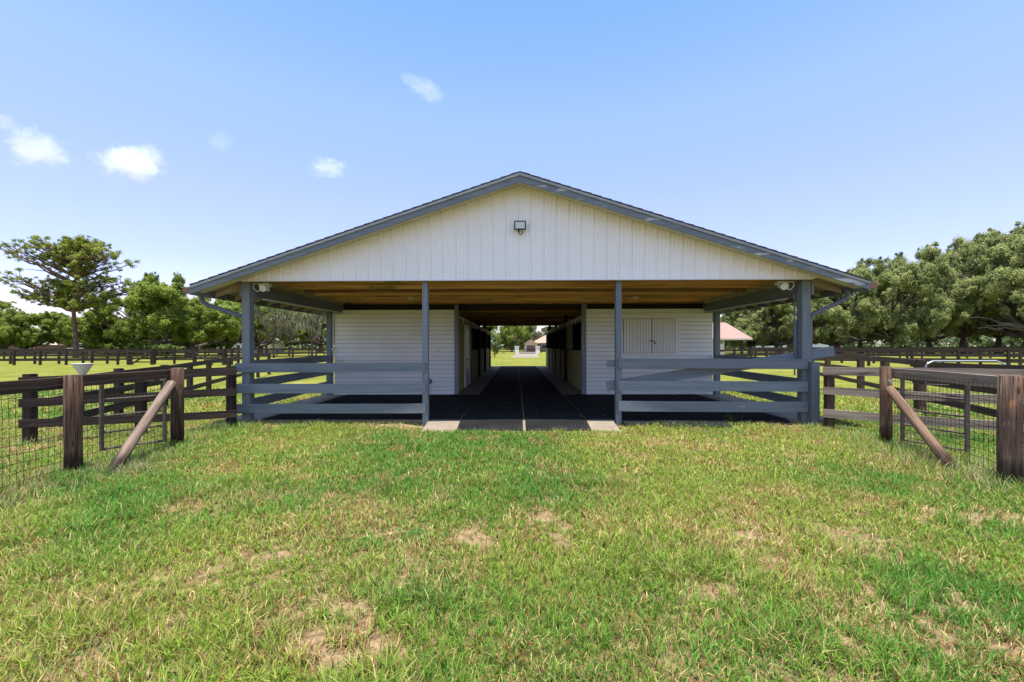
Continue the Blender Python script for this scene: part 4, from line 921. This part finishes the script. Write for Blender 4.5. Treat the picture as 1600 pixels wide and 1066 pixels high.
# pines
def pine(seed, Hh, label, pts_env, trunk_r, group=None, per=52):
    random.seed(seed); r = np.random.default_rng(seed); root = empty('pine_tree', (0,0,0), label, 'tree', group)
    m = MB(); n = 12; tp = [(.12*math.sin(i*.8),.1*math.cos(i*.7),Hh*.86*i/(n-1)) for i in range(n)]; m.tube(tp, [trunk_r*(1-.72*i/(n-1)) for i in range(n)], 10)
    C = []; Rr = []
    def at(z): i = min(n-2, max(0, int(z/(Hh*.86)*(n-1)))); a = z/(Hh*.86)*(n-1)-i; return Vector(tp[i]).lerp(Vector(tp[i+1]), a)
    for ex, ez, cnt in pts_env:
        for c_ in range(cnt):
            an = random.uniform(-.85,.85)+(0 if ex > 0 else math.pi); l = abs(ex)*random.uniform(.75,1.05)
            tip = Vector((math.cos(an)*l, math.sin(an)*l*.8, ez+random.uniform(-.5,.5)))
            z0 = max(Hh*.38, min(Hh*.84, ez-l*.42-random.uniform(.2,1.2))); st = at(z0); rr = .05+.014*l; k = 8; br = []
            for i in range(k):
                a = i/(k-1); p = st.lerp(tip, a); p.z += math.sin(a*math.pi)*.25*random.uniform(-.6,1); p += Vector((random.uniform(-1,1),random.uniform(-1,1),random.uniform(-1,1)))*(.12 if 0 < i < k-1 else 0); br.append(p)
            m.tube(br, [rr*(1-.8*i/(k-1)) for i in range(k)], 6)
            C.append(tip); Rr.append(random.uniform(.32,.48))
            for q in range(10):
                a = random.uniform(.3,1); b = br[min(k-1, int(a*(k-1)))]
                t2 = b+Vector((random.uniform(-1.5,1.5),random.uniform(-1.5,1.5),random.uniform(-.15,1.0)))*(.6+.08*l)
                m.tube([b, b.lerp(t2,.5)+Vector((0,0,.08)), t2], [rr*.35, rr*.22, .012], 5); C.append(t2); Rr.append(random.uniform(.2,.38))
    leaves('crown', np.array([tuple(c) for c in C]), np.array(Rr), per, .19, PINELEAF, root, .85, seed)
    m.build('trunk', PINEBARK, None).parent = root
    return root
Yp = 62; sc = Yp/F
env = [(-10.0,11.0,5),(-8.6,11.6,4),(-8.2,15.2,7),(-6.4,16.2,7),(-4.6,16.4,4),(-6.8,9.4,4),(-3.2,14.2,3),(-1.4,16.7,5),(1.2,16.9,5),(3.6,16.8,7),(5.4,15.6,7),(7.2,14.6,7),(8.6,11.0,6),(5.2,11.6,5),(3.0,13.2,5),(-4.6,11.2,5),(-5.8,8.7,4),(6.0,8.6,4),(2.6,8.0,3),(1.5,10.6,4),(-2.2,9.6,3),(4.6,7.6,2)]
pn = pine(5, 17.6, 'tall lone pine with flat spreading crown at the far left', env, .34); pn.location = (wx(117,Yp),Yp,0); pn.rotation_euler.z = 0
p2 = pine(8, 13, 'distant pine top at the left edge below the tall pine', [(-3,10,4),(3,10,4),(2,12,5),(-2,12,4),(0,12.6,4),(3.5,8,3)], .22); p2.location = (wx(2,105),105,0)
# far wood closing the horizon, one mass
r = np.random.default_rng(5); C = []
for px_ in np.arange(-1400, 3200, 6.0):
    Y = 190+r.uniform(-12,12); k = r.integers(3,5)
    for q in range(k): C.append((wx(px_,Y)*1.0, Y+r.uniform(-3,3), 1+q*2.4+r.uniform(-.5,.9)))
C = np.array(C); w_ = leaves('far_wood', C, np.full(len(C),2.4)*r.uniform(.8,1.3,len(C)), 60, 1.1, FARLEAF, None, .8, 3)
tag(w_, 'distant wood closing the fields along the horizon', 'wood', kind='stuff')

# ------------------------------------------------------------------ clouds
def cloud(px, py, w, h, dens, seed, label):
    Yc = 900; s = Yc/F; o_ = Vector((wx(px,Yc), Yc, wz(py,Yc)))
    me = bpy.data.meshes.new('cloud'); import bmesh
    b = bmesh.new(); bmesh.ops.create_icosphere(b, subdivisions=3, radius=1); b.to_mesh(me); b.free()
    o = bpy.data.objects.new('cloud', me); COL.objects.link(o); o.location = o_; o.scale = (w*s*.62, w*s*.35, h*s*.62)
    if w == 100 and h == 40: o.rotation_euler.y = R(25)
    m = bpy.data.materials.new('cloud_vapour'); m.use_nodes = True; nt = m.node_tree; nt.nodes.clear(); L = nt.links.new
    out = N(nt,'ShaderNodeOutputMaterial'); v = N(nt,'ShaderNodeVolumePrincipled'); v.inputs['Color'].default_value = (1,1,1,1); v.inputs['Anisotropy'].default_value = 0
    tc = N(nt,'ShaderNodeTexCoord'); ln = N(nt,'ShaderNodeVectorMath', operation='LENGTH'); L(tc.outputs['Object'], ln.inputs[0])
    no = N(nt,'ShaderNodeTexNoise', noise_dimensions='4D'); no.inputs['W'].default_value = seed; no.inputs['Scale'].default_value = 2.3; no.inputs['Detail'].default_value = 9; no.inputs['Roughness'].default_value = .72; no.inputs['Distortion'].default_value = .6; L(tc.outputs['Object'], no.inputs['Vector'])
    a = N(nt,'ShaderNodeMath', operation='MULTIPLY_ADD'); a.inputs[1].default_value = -.46; a.inputs[2].default_value = .0; L(ln.outputs['Value'], a.inputs[0])
    b2 = N(nt,'ShaderNodeMath', operation='ADD'); L(a.outputs[0], b2.inputs[0]); L(no.outputs[0], b2.inputs[1])
    c = N(nt,'ShaderNodeMapRange'); c.inputs[1].default_value = .235; c.inputs[2].default_value = .36; c.inputs[3].default_value = 0; c.inputs[4].default_value = dens; L(b2.outputs[0], c.inputs[0])
    L(c.outputs[0], v.inputs['Density']); L(v.outputs[0], out.inputs['Volume']); me.materials.append(m)
    tag(o, label, 'cloud', kind=None)
cloud(205,250,128,84,.024,1.0,'brightest small puffy cloud left of the barn roof')
cloud(57,228,122,88,.011,4.0,'soft puffy cloud at the far left of the sky')
cloud(512,261,84,40,.015,7.0,'small flat cloud above the left roof slope')
cloud(663,138,100,40,.008,9.0,'thin wispy cloud highest in the sky')
cloud(347,218,60,50,.004,12.0,'barely visible wisp between two small clouds')
cloud(6,186,40,50,.010,14.0,'faint cloud wisp at the left edge of the sky')

# ------------------------------------------------------------------ light, world, camera
w = bpy.data.worlds.new('World'); S.world = w; w.use_nodes = True; nt = w.node_tree; bg = nt.nodes['Background']
sk = N(nt,'ShaderNodeTexSky'); sk.sky_type = 'NISHITA'; sk.sun_disc = False
EL_ = R(83); AZ = R(190)   # azimuth measured from +Y clockwise: sun slightly behind the camera
sk.sun_elevation = EL_; sk.sun_rotation = AZ; sk.air_density = 1.0; sk.dust_density = .7; sk.ozone_density = 2.2; sk.altitude = 0
wb = N(nt,'ShaderNodeMix', data_type='RGBA', blend_type='MULTIPLY'); wb.inputs[0].default_value = 1
tcw = N(nt,'ShaderNodeTexCoord'); sx_ = N(nt,'ShaderNodeSeparateXYZ'); nt.links.new(tcw.outputs['Generated'], sx_.inputs[0])
rw = ramp(nt, [(0,(.86,.70,.86)),(.17,(.83,.69,.88)),(.28,(.93,.76,.88)),(.46,(.93,.90,.88)),(.62,(.68,.83,.88)),(1,(.66,.83,.90))]); nt.links.new(sx_.outputs['Z'], rw.inputs[0]); nt.links.new(rw.outputs[0], wb.inputs[7])
nt.links.new(sk.outputs[0], wb.inputs[6]); nt.links.new(wb.outputs[2], bg.inputs[0]); bg.inputs[1].default_value = .15
sd = bpy.data.lights.new('sun', 'SUN'); sd.energy = 4.0; sd.angle = R(.53); sd.color = (1,.955,.88)
so = bpy.data.objects.new('sun', sd); COL.objects.link(so)
d = Vector((math.sin(AZ)*math.cos(EL_), math.cos(AZ)*math.cos(EL_), math.sin(EL_)))
so.rotation_euler = d.to_track_quat('Z', 'Y').to_euler(); so.location = (0,0,60)
cam = bpy.data.cameras.new('camera'); co_ = bpy.data.objects.new('camera', cam); COL.objects.link(co_); S.camera = co_
cam.sensor_width = 36; cam.lens = 36*F/1600; cam.shift_y = (HZ-533)/1600; cam.clip_start = .1; cam.clip_end = 5000
co_.location = (0,0,CH); co_.rotation_euler = (Matrix.Rotation(TH, 3, 'Z') @ Matrix.Rotation(R(90), 3, 'X') @ Matrix.Rotation(R(-.12), 3, 'Z')).to_euler()
S.view_settings.view_transform = 'Standard'; S.view_settings.look = 'None'; S.view_settings.exposure = 1.1; S.view_settings.gamma = 1
S.render.engine = 'CYCLES'; S.cycles.max_bounces = 8; S.cycles.transparent_max_bounces = 8; S.cycles.volume_bounces = 3
